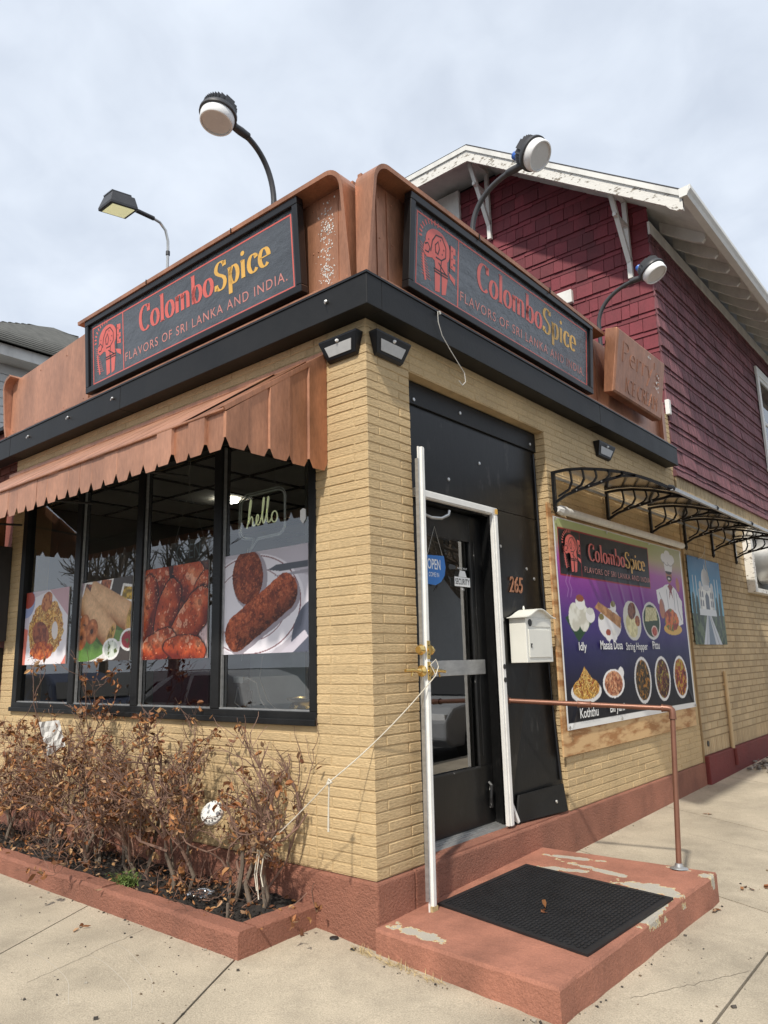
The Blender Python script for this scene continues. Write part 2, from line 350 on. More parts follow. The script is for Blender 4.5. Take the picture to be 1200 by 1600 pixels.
for a, c in zip(rows[:-1], rows[1:]):
    ka = .36 if a < 3 else .42; kc = .42
    slabs.append(((-.3, a+.3*ka), (1.545, a-ka*1.545), (1.545, c-kc*1.545), (-.3, c+.3*kc)))
    slabs.append(((1.555, a-ka*1.55), (3.4, a-ka*3.4), (3.4, c-kc*3.4), (1.555, c-kc*1.55)))
ks = [-.45, -1.86, -3.25, -4.65, -6.1, -7.6, -9.2, -11]
for a, c in zip(ks[:-1], ks[1:]):
    slabs.append(((lj(c, -1.95), -1.95), (lj(a, -1.95), -1.95), (lj(a, -.1), -.1), (lj(c, -.1), -.1)))
    slabs.append(((lj(c, -3.4), -3.4), (lj(a, -3.4), -3.4), (lj(a, -1.96), -1.96), (lj(c, -1.96), -1.96)))
def corner_slab():
    Lp = [(.777, -3.0), (-.443, -.56), (-.87, .3), (-.3, 2.37)]; Rp = [(1.545, -3.0), (1.545, -.6), (1.545, .4), (1.545, 1.705)]; n = 12; mb = MB(); rows_ = []
    for k in range(3):
        for j in range(10): t = j/10; rows_.append((tuple(Lp[k][i]*(1-t)+Lp[k+1][i]*t for i in (0, 1)), tuple(Rp[k][i]*(1-t)+Rp[k+1][i]*t for i in (0, 1))))
    rows_.append((Lp[3], Rp[3])); m_ = len(rows_); vs = []
    for a, c in rows_:
        for i in range(n+1): x = a[0]+(c[0]-a[0])*i/n; y = a[1]+(c[1]-a[1])*i/n; vs.append((x, y, gz(x, y)))
    fs = [(j*(n+1)+i, j*(n+1)+i+1, (j+1)*(n+1)+i+1, (j+1)*(n+1)+i) for j in range(m_-1) for i in range(n)]
    ring = [i for i in range(n+1)]+[j*(n+1)+n for j in range(1, m_)]+[(m_-1)*(n+1)+i for i in range(n-1, -1, -1)]+[j*(n+1) for j in range(m_-2, 0, -1)]
    o = len(vs); vs += [(vs[i][0], vs[i][1], vs[i][2]-.06) for i in ring]; k = len(ring); fs += [(ring[(i+1) % k], ring[i], o+i, o+(i+1) % k) for i in range(k)]
    mb._add(vs, fs); mb.build('paving_slab', 'concrete', sw)
corner_slab()
for P in slabs: slab_mesh(P, 10, 10).build('paving_slab', 'concrete', sw)
kb = MB(); kb.box(-16, 3.55, -3.66, -3.5, -.26, -.06); tag(kb.build('kerb', 'concrete'), kind='structure')
kb = MB(); kb.box(3.55, 3.71, -3.66, 16, -.26, -.06); tag(kb.build('kerb', 'concrete'), kind='structure')

# ================================================================== shop
shop = empty('shop_building', 'small corner shop of tan painted brick with black fascia and red base', 'building')
H0, ZF, ZG, BC = .322, 3.485, 3.68, .0555
FL, FR = -4.62, 5.28           # ends of the two facades
DY0, DY1, DZ = .414, 2.20, 3.262
WX0, WX1, WZ0, WZ1 = -4.36, -.436, 1.095, 3.03
def core(name, boxes, mat, parent):
    m = MB()
    for q in boxes: m.box(*q)
    return m.build(name, mat, parent)
mo = .0037
fw = core('front_wall', [(-.436, -mo, mo, .3, H0, ZF), (FL, -.436, mo, .26, H0, WZ0), (FL, WX0, mo, .26, WZ0, ZF), (WX0, -.436, mo, .26, WZ1, ZF)], 'mortar', shop)
dw = core('side_wall', [(-.3, -mo-.002, .302, DY0, H0, ZF-.002), (-.3, -mo, DY0, DY1, DZ, ZF-.001), (-.3, -mo, DY1+.008, FR, H0, ZF-.001)], 'mortar', shop)
# --- bricks
BM = {}
def brick_mesh(L, D, hh=BC-.007):
    k = (round(L, 3), round(D, 3), round(hh, 3))
    if k in BM: return BM[k]
    ch = .0035; x, z = L/2, hh/2; mb = MB()
    # local: front faces -y at y=0, right end at +x
    o = [(-x, ch, -z), (x-ch, ch, -z), (x, ch, -z+0), (x, D, -z), (-x, D, -z)]
    lo = [(-x, D, -z), (-x, ch, -z), (-x+ch, 0, -z+ch), (x-ch, 0, -z+ch), (x, ch, -z), (x, D, -z)]
    hi = [(-x, D, z), (-x, ch, z), (-x+ch, 0, z-ch), (x-ch, 0, z-ch), (x, ch, z), (x, D, z)]
    vs = lo+hi
    fs = [(1, 2, 8, 7), (2, 3, 9, 8), (3, 4, 10, 9), (4, 5, 11, 10), (0, 1, 7, 6), (0, 5, 4, 1), (1, 4, 3, 2), (6, 7, 10, 11), (7, 8, 9, 10)]
    mb._add(vs, fs); me = mb.mesh('brick'); me.materials.append(MT['brick']); BM[k] = me; return me
bricks = []   # (facade, u0, u1, zc, depth, priority)
nrow = int(round((ZF-H0)/BC))
J = .009
for r in range(nrow):
    z = H0+BC*(r+.5)+.001
    # corner pier
    if r % 2 == 0:
        bricks.append(('A', -.315, 0, z, .10, 0)); bricks.append(('A', -.436, -.315-J, z, .05, 0)); bricks.append(('B', .10+J, DY0, z, .05, 0))
    else:
        bricks.append(('B', 0, .30, z, .10, 0)); bricks.append(('A', -.436, -.10-J, z, .05, 0)); bricks.append(('B', .30+J, DY0, z, .10, 0))
    # wall under the window / over it / left pier
    def run(f, a, c, off, pr, dep=.04, L=.305):
        u = a-off
        while u < c:
            s, e = max(u, a), min(u+L-J, c)
            if e-s > .03: bricks.append((f, s, e, z, dep, pr))
            u += L
    sh = 0 if r % 2 == 0 else .1525
    ax1 = -.436-J
    if z < WZ0-.03: run('A', FL, ax1, sh, 2)
    elif z > WZ1+.02: run('A', FL, ax1, sh, 3)
    else: run('A', FL, WX0, sh*.6, 4)
    # side wall right of the door
    if z > DZ+.02: run('B', DY0+J, FR, sh, 1 if z > 3.2 else 2)
    else:
        if .70 < z < 2.50:
            run('B', DY1, 2.36, 0 if r % 2 else .14, 1, .11); 
        else:
            run('B', DY1, FR, sh+.02, 1 if z < .72 else 2, .11)
def place_brick(f, u0, u1, z, dep):
    me = brick_mesh(u1-u0, dep); j = RNG.uniform(-.0018, .0018)
    o = bpy.data.objects.new('brick', me); COL.objects.link(o); u = (u0+u1)/2
    if f == 'A': o.location = (u, j, z); o.parent = fw
    else: o.location = (-j, u, z); o.rotation_euler = (0, 0, math.pi/2); o.parent = dw
    return o
bricks.sort(key=lambda q: (q[5], abs(q[1]+q[2])))
for q in bricks[:300]: place_brick(*q[:5])
rest = {'A': MB(), 'B': MB()}
for q in bricks[300:]:
    f, u0, u1, z, dep, _ = q; me = brick_mesh(u1-u0, dep); u = (u0+u1)/2; j = RNG.uniform(-.0018, .0018)
    vs = [(v.co.x, v.co.y, v.co.z) for v in me.vertices]
    if f == 'A': vs = [(u+a, j+c, z+d) for a, c, d in vs]
    else: vs = [(-j-c, u+a, z+d) for a, c, d in vs]
    rest[f]._add(vs, [tuple(p.vertices) for p in me.polygons])
tag(rest['A'].build('brickwork', 'brick', fw), kind='stuff'); tag(rest['B'].build('brickwork', 'brick', dw), kind='stuff')
# --- base
def skirt(mb, pts, top):      # vertical rendered base following pts, rough
    for (a, c) in zip(pts[:-1], pts[1:]): pass
f = MB(); f.box(FL, .022, -.022, .3, -.25, H0-.004); f.box(-.3, .0215, .3, FR, -.25, H0-.003)
f.build('foundation', 'stucco', shop, bevel=.012)
# --- interior shell
core('interior_floor', [(-4.55, -.31, .27, 5.2, .30, .345)], 'floor_in', shop)
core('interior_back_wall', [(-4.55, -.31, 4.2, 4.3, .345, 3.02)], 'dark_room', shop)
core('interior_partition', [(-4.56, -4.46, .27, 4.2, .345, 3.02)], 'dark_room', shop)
cl = core('ceiling', [(-4.55, -.31, .1, 4.3, 3.035, 3.1)], 'ceiling', shop)
t = MB()
for i in range(8): t.box(-4.5+i*.6-.012, -4.5+i*.6+.012, .1, 4.2, 3.020, 3.034)
for i in range(8): t.box(-4.55, -.32, .25+i*.6-.012, .25+i*.6+.012, 3.021, 3.0335)
t.build('ceiling_grid', 'black_paint', cl)
core('roof_deck', [(FL, -.02, .02, FR, ZF+.02, ZF+.16)], 'roof_dark', shop)
# --- fascia
fa = empty('fascia'); fa.parent = shop
for x0, x1 in ((-6.2, -4.5), (-4.497, -2.52), (-2.517, .135)):
    m = MB(); m.box(x0, x1, -.135, -.0005, ZF, ZG); m.build('fascia_board', 'black_paint', fa, bevel=.004)
for y0, y1 in ((0.0005, 3.05), (3.053, 5.06)):
    m = MB(); m.box(-.02, .1345, y0, y1, ZF+.0005, ZG-.0005); m.build('fascia_board', 'black_paint', fa, bevel=.004)
m = MB(); m.box(-6.2, .142, -.142, -.11, ZG-.002, ZG+.012); m.box(.11, .1415, -.11, 5.065, ZG-.002, ZG+.0115); m.build('drip_edge', 'black_iron', fa)
for x, z in ((-4.1, 3.60), (-3.35, 3.61), (-2.62, 3.60), (-.19, 3.60)):
    m = MB(); m.lathe([(.006, 0), (.012, .004), (.012, .014), (.004, .02)], (x, -.135, z), (0, -1, 0), 10); m.tube([(x, -.15, z), (x+.01, -.165, z-.012), (x+.02, -.17, z-.03)], .003, 5); m.build('hook', 'galv', fa, True)
# --- window
win = empty('shop_window'); win.parent = shop
m = MB(); Y0, Y1 = -.008, .075
m.box(WX0-.01, WX1+.006, Y0, Y1, WZ0-.005, WZ0+.072); m.box(WX0-.01, WX1+.006, Y0, Y1, WZ1-.07, WZ1)
m.box(WX0-.01, WX0+.075, Y0+.001, Y1-.001, WZ0+.072, WZ1-.07); m.box(WX1-.055, WX1+.006, Y0+.001, Y1-.001, WZ0+.072, WZ1-.07)
m.box(WX0-.012, WX1+.01, -.028, Y0-.0005, WZ0-.006, WZ0+.03)
m.build('window_frame', 'black_paint', win, bevel=.004)
mul = [-1.392, -2.362, -3.308]
for x in mul:
    m = MB(); m.box(x-.043, x+.043, Y0+.002, Y1-.002, WZ0+.0725, WZ1-.0705); m.build('mullion', 'black_paint', win, bevel=.004)
    m = MB(); m.box(x+.044, x+.056, .012, .03, WZ0+.075, WZ1-.08); m.build('glazing_bead', 'aluminium', win)
edges = [WX0+.075]+[v for x in mul[::-1] for v in (x-.043, x+.043)]+[WX1-.055]
for i in range(4):
    m = MB(); x0, x1 = edges[2*i]+.0005, edges[2*i+1]-.0005; m._add([(x0, .034, WZ0+.073), (x1, .034, WZ0+.073), (x1, .034, WZ1-.071), (x0, .034, WZ1-.071)], [(0, 1, 2, 3)])
    m.build('pane', 'glass', win)
    m = MB(); m.box(x0, x1, .004, .030, WZ0+.0725, WZ0+.082); m.build('glazing_bead', 'aluminium', win)
m = MB(); m.box(WX0, WX1, .08, .42, WZ0-.03, WZ0+.03); m.build('sill_shelf', 'pale_blue', win)
# --- door wall: black boards
bd = empty('door_surround'); bd.parent = shop
m = MB(); m.box(-.12, -.10, DY0+.002, DY1-.002, 2.535, 3.26); m.build('upper_board', 'black_board', bd, bevel=.002)
m = MB(); m.box(-.0995, -.082, DY0+.004, DY1-.004, 3.10, 3.255); m.build('header_board', 'black_paint', bd, bevel=.003)
m = MB()      # tall side board, its foot kicked outwards
y0, y1 = 1.49, DY1-.03
m._add([(-.119, y0, .33), (-.119, y1, .33), (-.119, y1, 2.53), (-.119, y0, 2.53), (-.10, y0, .345), (-.03, y1, .345), (-.098, y1-.0, 2.0), (-.0985, y1, 2.53), (-.0985, y0, 2.53), (-.0985, y0, 2.0)],
       [(0, 1, 2, 3), (4, 9, 6, 5), (9, 8, 7, 6), (0, 4, 5, 1), (1, 5, 6, 7, 2), (3, 2, 7, 8), (0, 3, 8, 9, 4)])
m.build('side_board', 'black_board', bd)
m = MB(); m.prism([(-.070, 1.545, .338), (.016, DY1-.09, .338), (.022, DY1-.075, .345), (.008, DY1-.09, .53), (-.066, 1.60, .515)], (-.014, -.004, 0)); m.build('kick_plate', 'black_paint', bd, fix=True)
m = MB(); m.bar((-.085, 1.49, .50), (-.07, 1.56, .345), .022, .03, (1, 0, 0)); m.build('loose_trim', 'white_paint', bd)
m = MB(); m.tube([(-.09, DY1-.035, 3.08), (-.088, DY1-.03, 2.2), (-.07, DY1-.04, 1.2), (-.03, DY1-.055, .55)], .009, 6); m.build('cable', 'black_iron', bd)
for y, z, x in ((.56, 3.13, -.081), (1.1, 3.17, -.081), (2.1, 3.15, -.081), (.95, 2.66, -.1), (1.58, 2.26, -.098), (1.95, 2.12, -.098), (2.06, 2.05, -.098), (1.56, 1.72, -.1), (2.0, .42, .0), (1.62, .42, -.08), (1.35, 2.85, -.1)):
    m = MB(); m.lathe([(.013, 0), (.012, .006), (.005, .008)], (x, y, z), (1, 0, 0), 9); m.build('screw', 'galv', bd, True)
# recess floor, jambs
m = MB(); m.box(-.30, -.001, DY0, DY1, H0-.01, H0+.006); m.build('doorstep', 'stucco', bd)
m = MB(); m.box(-.29, -.121, 1.462, 1.50, H0+.006, 2.56); m.box(-.29, -.121, DY0-.001, .60, H0+.006, 2.56); m.box(-.29, -.121, .60, 1.462, 2.47, 2.56); m.build('door_frame', 'black_board', bd)
dr = empty('door'); dr.parent = shop
X0, X1 = -.225, -.185
m = MB(); m.box(X0, X1, .602, 1.46, .352, .735); m.box(X0, X1, .602, .70, .735, 2.465); m.box(X0, X1, 1.30, 1.46, .735, 2.465); m.box(X0, X1, .70, 1.30, 2.27, 2.465); m.build('door_leaf', 'black_board', dr, bevel=.003)
m = MB(); m.box(X0+.01, X1+.012, .70, 1.415, 1.342, 1.442); m.build('mid_rail', 'aluminium', dr, bevel=.003)
for z0, z1 in ((.735, 1.342), (1.442, 2.27)):
    m = MB(); m._add([(-.20, .70, z0), (-.20, 1.30, z0), (-.20, 1.30, z1), (-.20, .70, z1)], [(0, 1, 2, 3)]); m.build('pane', 'glass_door', dr)
m = MB(); m.box(X1-.001, X1+.008, 1.286, 1.299, .735, 2.27); m.box(X1-.001, X1+.008, .70, 1.299, .722, .736); m.build('glazing_bead', 'worn_black', dr)
m = MB(); m.box(X1, X1+.006, 1.345, 1.352, .8, 2.27); m.build('astragal', 'worn_black', dr)
m = MB(); m.tube([(X1, 1.40, .62), (X1+.02, 1.402, .6), (X1+.02, 1.39, .52), (X1+.012, 1.40, .46)], [.012, .014, .011, .016], 6); m.build('hinge', 'worn_black', dr)
m = MB(); m.tube([(-.16, .72, 2.40), (-.13, .78, 2.375), (-.1, .85, 2.375), (-.07, .89, 2.40), (-.07, .90, 2.43)], .011, 8); m.build('closer_arm', 'galv', dr, True)
m = MB(); m.prism([(-.25, .60, .328), (-.10, .60, .328), (-.12, .60, .338), (-.18, .60, .354), (-.25, .60, .354)], (0, .90, 0))
for k in range(3): m.box(-.165+.018*k, -.159+.018*k, .602, 1.498, .346-.004*k, .352-.005*k)
m.build('threshold', 'aluminium', dr, fix=True)
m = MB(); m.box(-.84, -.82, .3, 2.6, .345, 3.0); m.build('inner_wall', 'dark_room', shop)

# ================================================================== rear house
house = empty('shingled_house', 'two storey house clad in dark red shingles with white eaves', 'house')
HY, HX0, ZS = 5.30, -5.74, 3.46
RX = .02
rw = core('rear_brick_wall', [(-5.7, RX-.006, 5.284, 16, .30, ZS+.02)], 'mortar_rear', house)
m = MB(); m.box(-5.7, .06, 5.285, 16, -.2, .385); m.build('rear_base', 'stucco_dark', house, bevel=.01)
m = MB(); c2, L2 = .079, .213; z = .56; r = 0
def rb(u0, u1, z0, z1):
    e = .003; x = RX+RNG.uniform(-.0015, .0015)
    m._add([(RX-.01, u0, z0), (RX-.01, u1, z0), (RX-.01, u1, z1), (RX-.01, u0, z1), (x, u0+e, z0+e), (x, u1-e, z0+e), (x, u1-e, z1-e), (x, u0+e, z1-e)],
           [(4, 5, 6, 7), (0, 1, 5, 4), (1, 2, 6, 5), (2, 3, 7, 6), (3, 0, 4, 7)])
y = 5.29
while y < 15.9: rb(y, y+.052, .39, .548); rb(y, y+.052, ZS-.19, ZS-.012); y += .061
while z < ZS-.25:
    y = 5.29-(r % 2)*L2/2
    while y < 15.8: rb(max(y, 5.29), y+L2-.008, z, z+c2-.009); y += L2
    z += c2; r += 1
m.box(RX-.01, RX-.001, 5.29, 15.9, z, ZS-.20)
tag(m.build('brickwork', 'brick_rear', rw), kind='stuff')
# shingle walls
m = MB(); m.box(HX0+.03, -.03, HY+.03, 16, ZS, 6.56); m.prism([(HX0+.03, HY+.031, 6.56), (-.03, HY+.031, 6.56), (-2.14, HY+.031, 8.3), (-3.6, HY+.031, 8.3)], (0, .1, 0)); m.build('sheathing', 'shingle_base', house)
hf = empty('front_shingles'); hf.parent = house
hs_ = empty('side_shingles'); hs_.parent = house
def shingle(mb, f, u0, u1, z0, z1, out, u1t=None):
    # tapered shake: thick at the butt, thin at the top
    if f == 'F': P = lambda u, o, zz: (u, HY-o, zz)
    else: P = lambda u, o, zz: (o, u, zz)
    vs = [P(u0, out, z0), P(u1, out, z0), P(u1 if u1t is None else u1t, .0, z1), P(u0 if u1t is None else min(u0, u1t), .0, z1), P(u0, -.02, z0), P(u1, -.02, z0)]
    fs = [(0, 1, 2, 3), (4, 5, 1, 0), (0, 3, 4), (1, 5, 2)]
    if f == 'S': pass
    mb._add(vs, fs)
PC = .235; zc0 = 5.25-8*PC
fl, sl = [], []
zrow = zc0; rnum = 0
def rline(zz): return .58-(zz-.05-6.40)/.7206      # where the roof underside meets the front wall
while zrow < 8.30:
    for (za, zb, out, wmin, wmax) in ((zrow, zrow+.20, .020, .10, .24), (zrow-.062, zrow+.02, .010, .16, .4)):
        xr = min(0.0, rline(za)); x = xr; xt = min(0., rline(zb)); first = True
        while x > -3.7 and xr > -2.3:
            w = random.uniform(wmin, wmax)
            if first: w += xr-xt
            fl.append((x-w+.006, x, za+random.uniform(-.007, .007), zb, out+random.uniform(-.004, .006), out, xt if first and xr < 0 else None)); x -= w; first = False
        if za < 6.45:
            y = HY-.02
            while y < 13:
                w = random.uniform(.16, .46); sl.append((y, y+w-.004, max(ZS, za)+random.uniform(-.007, .007), zb, out+.004+random.uniform(-.004, .006), out)); y += w
    zrow += PC
vis = sorted([q for q in fl if q[1] > -3.3 and q[2] > 4.3 and q[5] > .015], key=lambda q: -q[1])
def put(lst, fcode, parent, mat, lim):
    st = MB()
    for i, q in enumerate(lst):
        if i < lim:
            mb = MB(); shingle(mb, fcode, *q[:5], q[6] if len(q) > 6 else None); mb.build('shingle', mat, parent, fix=True)
        else: shingle(st, fcode, *q[:5], q[6] if len(q) > 6 else None)
    if st.v: tag(st.build('shingle_courses', mat, parent, fix=True), kind='stuff')
put(vis+[q for q in fl if q not in vis], 'F', hf, 'shingle_front', min(300, len(vis)))
sl.sort(key=lambda q: (q[5] < .015, q[0]))
put(sl, 'S', hs_, 'shingle_side', 230)
m = MB(); m.prism([(.0, HY-.03, ZS-.03), (.055, HY-.03, ZS-.03), (.03, HY-.03, ZS+.04), (.0, HY-.03, ZS+.04)], (0, 10.5, 0)); m.build('drip_course', 'shingle_side', house, fix=True)
# roof
RY0 = 4.70; EX = .58; EZ = 6.40; PX, PZ = -2.14, 8.36; PXL = -3.60; SLP = (PZ-EZ)/(EX-PX)
rf = empty('roof'); rf.parent = house
T = .07
def roofslab(pa, pb, mat, name, t0, t1, y0=RY0, y1=16):
    (xa, za), (xb, zb) = pa, pb; mm = MB(); mm.prism([(xa, y0, za+t0), (xb, y0, zb+t0), (xb, y0, zb+t1), (xa, y0, za+t1)], (0, y1-y0, 0)); return mm.build(name, mat, rf, fix=True)
roofslab((EX+.04, EZ-.03), (PX, PZ), 'roof_dark', 'roof_covering', .075, .105, RY0-.03)
roofslab((EX, EZ), (PX, PZ), 'white_plain', 'roof_boarding', .02, .074)
roofslab((PXL, PZ), (HX0-.6, EZ), 'roof_dark', 'roof_covering', .075, .105, RY0-.03)
roofslab((PXL, PZ), (HX0-.6, EZ), 'white_plain', 'roof_boarding', .02, .074)
m = MB(); XR = (PX+PXL)/2; RYR = RY0+.9; m._add([(PX, RY0-.03, PZ+.105), (PXL, RY0-.03, PZ+.105), (XR, RYR, PZ+.62)], [(0, 1, 2)])
m._add([(PX, RY0-.03, PZ+.105), (XR, RYR, PZ+.62), (XR, 16, PZ+.62), (PX, 16, PZ+.105)], [(0, 1, 2, 3)]); m._add([(PXL, RY0-.03, PZ+.105), (PXL, 16, PZ+.105), (XR, 16, PZ+.62), (XR, RYR, PZ+.62)], [(0, 1, 2, 3)])
m.build('roof_covering', 'roof_dark', rf)
m = MB(); m.box(PXL, PX, RY0, HY+.1, PZ+.02, PZ+.074); m.build('roof_boarding', 'white_plain', rf)
# rake boards (weathered white), two tiers
def rake(xa, za, xb, zb, y0, y1, lo, hi, mat, nm):
    mm = MB(); mm.prism([(xa, y0, za+lo), (xb, y0, zb+lo), (xb, y0, zb+hi), (xa, y0, za+hi)], (0, y1-y0, 0)); mm.build(nm, mat, rf, fix=True)
rake(EX+.02, EZ-.015, PX, PZ, RY0-.035, RY0-.001, -.16, .02, 'white_worn', 'rake_board'); rake(EX+.035, EZ-.026, PX, PZ, RY0-.055, RY0-.0355, .0, .072, 'white_plain', 'rake_moulding')
rake(PX, PZ, PXL, PZ, RY0-.034, RY0-.001, -.16, .02, 'white_worn', 'rake_board'); rake(PX, PZ, PXL, PZ, RY0-.054, RY0-.0345, .0, .072, 'white_plain', 'rake_moulding')
# scroll end of the rake board
m = MB(); m.prism([(EX+.02, RY0-.034, EZ-.14), (EX+.02, RY0-.034, EZ+.05), (EX-.2, RY0-.034, EZ+.16), (EX-.2, RY0-.034, EZ+.01), (EX-.12, RY0-.034, EZ-.10), (EX-.05, RY0-.034, EZ-.15)], (0, .034, 0)); m.build('rake_end', 'white_worn', rf, fix=True)
# frieze against the side wall, rafter tails, gutter
m = MB(); m.box(.001, .03, HY-.04, 16, 6.46, 6.62); m.build('frieze_board', 'white_plain', rf)
def sz(x): return EZ+(EX-x)*SLP
k = 0; y = HY+.42
tail = MB(); pr = [(.0, sz(0)+.019), (EX-.06, sz(EX-.06)+.019), (EX-.06, sz(EX-.06)-.05), (EX-.10, sz(EX-.06)-.085), (EX-.2, sz(EX-.2)-.135), (EX-.3, sz(EX-.3)-.14), (.03, sz(.03)-.13), (0, sz(0)-.13)]
tail.prism([(a, 0, c) for a, c in pr], (0, .05, 0)); tmesh = tail.mesh('rafter_tail'); tmesh.materials.append(MT['white_plain'])
bm = bmesh.new(); bm.from_mesh(tmesh); bmesh.ops.recalc_face_normals(bm, faces=bm.faces); bm.to_mesh(tmesh); bm.free()
while y < 12.5:
    o = bpy.data.objects.new('rafter_tail', tmesh); COL.objects.link(o); o.location = (0, y, 0); o.parent = rf; y += .49
gp = [(EX, EZ-.03), (EX, EZ+.075), (EX+.012, EZ+.075), (EX+.012, EZ-.02), (EX+.07, EZ-.02), (EX+.085, EZ+.02), (EX+.115, EZ+.045), (EX+.115, EZ+.085), (EX+.125, EZ+.085), (EX+.125, EZ+.04), (EX+.10, EZ+.01), (EX+.08, EZ-.03)]
m = MB(); m.prism([(a, RY0-.06, c) for a, c in gp], (0, 10, 0)); m.prism([(EX, RY0-.064, EZ-.03), (EX, RY0-.064, EZ+.075), (EX+.12, RY0-.064, EZ+.08), (EX+.08, RY0-.064, EZ-.03)], (0, .004, 0)); m.build('gutter', 'white_paint', rf, fix=True)
# gable brackets
def bracket(x, zt, par):
    e = empty('eave_bracket'); e.parent = par; yb = HY-.03
    m = MB(); m.bar((x, yb-.02, zt-1.0), (x, yb-.02, zt+.02), .055, .05, (0, 1, 0)); m.build('bracket_post', 'white_plain', e)
    m = MB(); m.bar((x, RY0+.06, zt+.05), (x, yb-.03, zt-.78), .055, .05, (0, 1, 0)); m.build('bracket_strut', 'white_plain', e)
    m = MB(); m.bar((x, RY0+.18, zt-.30), (x, yb+.0, zt-.30), .04, .045, (0, 0, 1)); m.build('bracket_tie', 'white_plain', e)
    m = MB(); m.bar((x, RY0+.0, zt+.04), (x, yb, zt+.06), .06, .06, (0, 0, 1)); m.build('bracket_beam', 'white_plain', e)
bracket(PX-.05, PZ-.07, rf); bracket(-.25, sz(-.25)-.04, rf)
# attic vent, meter boxes, side window
m = MB(); m.box(-3.1, -2.68, HY-.06, HY-.0, 7.75, 8.30); m.build('attic_vent', 'white_plain', house, bevel=.01)
m = MB(); m.box(-1.24, -1.03, HY-.07, HY-.0, 5.92, 6.10); m.build('junction_box', 'white_plain', house, bevel=.01)
m = MB(); m.box(.0, .05, HY-.075, HY-.01, 4.15, 4.33); m.build('corner_vent', 'white_plain', house, bevel=.008)
def swin(y0, y1, z0, z1):
    w = empty('window'); w.parent = house
    m = MB(); t = .11; m.box(.025, .06, y0, y0+t, z0, z1); m.box(.025, .06, y1-t, y1, z0, z1); m.box(.025, .061, y0-.02, y1+.02, z1-.0005, z1+t*1.3); m.box(.025, .09, y0-.03, y1+.03, z0-.06, z0-.0005); m.build('window_frame', 'white_paint', w, bevel=.004)
    m = MB(); zm = (z0+z1)/2
    m.box(.02, .045, y0+t+.001, y0+t+.05, z0, z1-.001); m.box(.02, .045, y1-t-.05, y1-t-.001, z0, z1-.001); m.box(.02, .046, y0+t+.05, y1-t-.05, zm-.03, zm+.03); m.box(.02, .046, y0+t+.05, y1-t-.05, z1-.06, z1-.002); m.box(.02, .046, y0+t+.05, y1-t-.05, z0+.002, z0+.06); m.build('sash', 'white_paint', w)
    m = MB(); m.box(.028, .032, y0+t+.04, y1-t-.04, z0+.05, z1-.05); m.build('pane', 'glass', w)
    m = MB(); m.box(.004, .018, y0+t, y1-t, z0, z1); m.build('blind', 'dark_room', w)
swin(9.75, 10.9, 4.35, 5.95)
m = MB(); m.box(-.3, -.004, 4.86, 5.283, ZF+.001, 4.16); tb = m.build('corner_pilaster', 'mortar', shop)
m = MB()
for r in range(12):
    z = ZF+.005+BC*r
    u0 = 4.865
    for (a, c) in ([(4.865, 5.06), (5.07, 5.28)] if r % 2 else [(4.865, 4.96), (4.97, 5.28)]): m.box(-.01, .001+.001*(r % 3), a, c, z, z+BC-.008)
tag(m.build('brickwork', 'brick', tb), kind='stuff')

# ================================================================== copper sign boards on the parapet
def lip(mb, path, back, top_front, bot_front, za, zb, axis, th=.028):
    """strip along path [(u,z)], from 'back' to a front edge that leans out towards the top"""
    n = len(path); inner = []
    for i, (u, z) in enumerate(path):
        a = path[max(0, i-1)]; c = path[min(n-1, i+1)]; du, dz = c[0]-a[0], c[1]-a[1]; l = math.hypot(du, dz) or 1; inner.append((u+dz/l*th, z-du/l*th))
    fr = lambda z: bot_front+(top_front-bot_front)*min(1, max(0, (z-za)/(zb-za)))
    P = (lambda u, d, z: (u, -d, z)) if axis == 'x' else (lambda u, d, z: (d, u, z))
    vs = []
    for (u, z), (ui, zi) in zip(path, inner):
        f = fr(z); vs += [P(u, back, z), P(u, f, z), P(ui, f-.004, zi), P(ui, back, zi)]
    fs = []
    for i in range(n-1):
        o, q = 4*i, 4*i+4
        for k in range(4): fs.append((o+k, o+(k+1) % 4, q+(k+1) % 4, q+k))
    fs += [(0, 1, 2, 3), tuple(4*(n-1)+k for k in (3, 2, 1, 0))]
    mb._add(vs, fs)
CB, CT = 3.693, 4.405
cbL = empty('parapet_board', 'copper painted sign board along the street front with rounded lip', 'sign board')
m = MB(); m.box(-3.10, .0, -.09, -.06, CB, CT-.04); m.box(-3.10, 0, -.0595, -.03, CB, CT-.1); m.build('board', 'copper', cbL)
m = MB(); m.prism([(-4.60, -.10, CB), (-3.102, -.10, CB), (-3.102, -.115, 4.36), (-4.58, -.115, 4.27)], (0, .05, 0)); m.build('flat_panel', 'copper_light', cbL, bevel=.003, fix=True)
m = MB(); rr_ = .13
path = [(.02, CB)]+[(.02, CB+.1)]+[(x, z) for x, z in arc(.02-rr_, CT-rr_, rr_, rr_, 0, 90, 8)]+[(-1.5, CT), (-3.12, CT-.005)]
lip(m, [(-u, z) for u, z in path][::1], .06, .225, .142, CB, CT, 'x')
m.v = [(-x, y, z) for x, y, z in m.v]
m.build('rounded_lip', 'copper', cbL, fix=True)
m = MB(); path = [(-4.47, 4.30)]+[(x, z) for x, z in arc(-4.62+.13, 4.29-.13, .13, .13, 90, 180, 7)]+[(-4.62, 3.8), (-4.60, CB)]
lip(m, path[::-1], .06, .215, .15, CB, CT, 'x', .02); m.build('end_lip', 'copper_light', cbL, fix=True)
m = MB(); m.box(-4.6, .0, -.14, -.10, CB-.003, CB+.012); m.build('base_strip', 'copper', cbL)
cbR = empty('parapet_board', 'copper painted sign board along the entrance side with rounded lip', 'sign board')
m = MB(); m.box(.058, .088, -.11, 4.79, CB, CT-.04); m.box(.03, .0575, .2, 4.7, CB, CT-.1); m.build('board', 'copper', cbR)
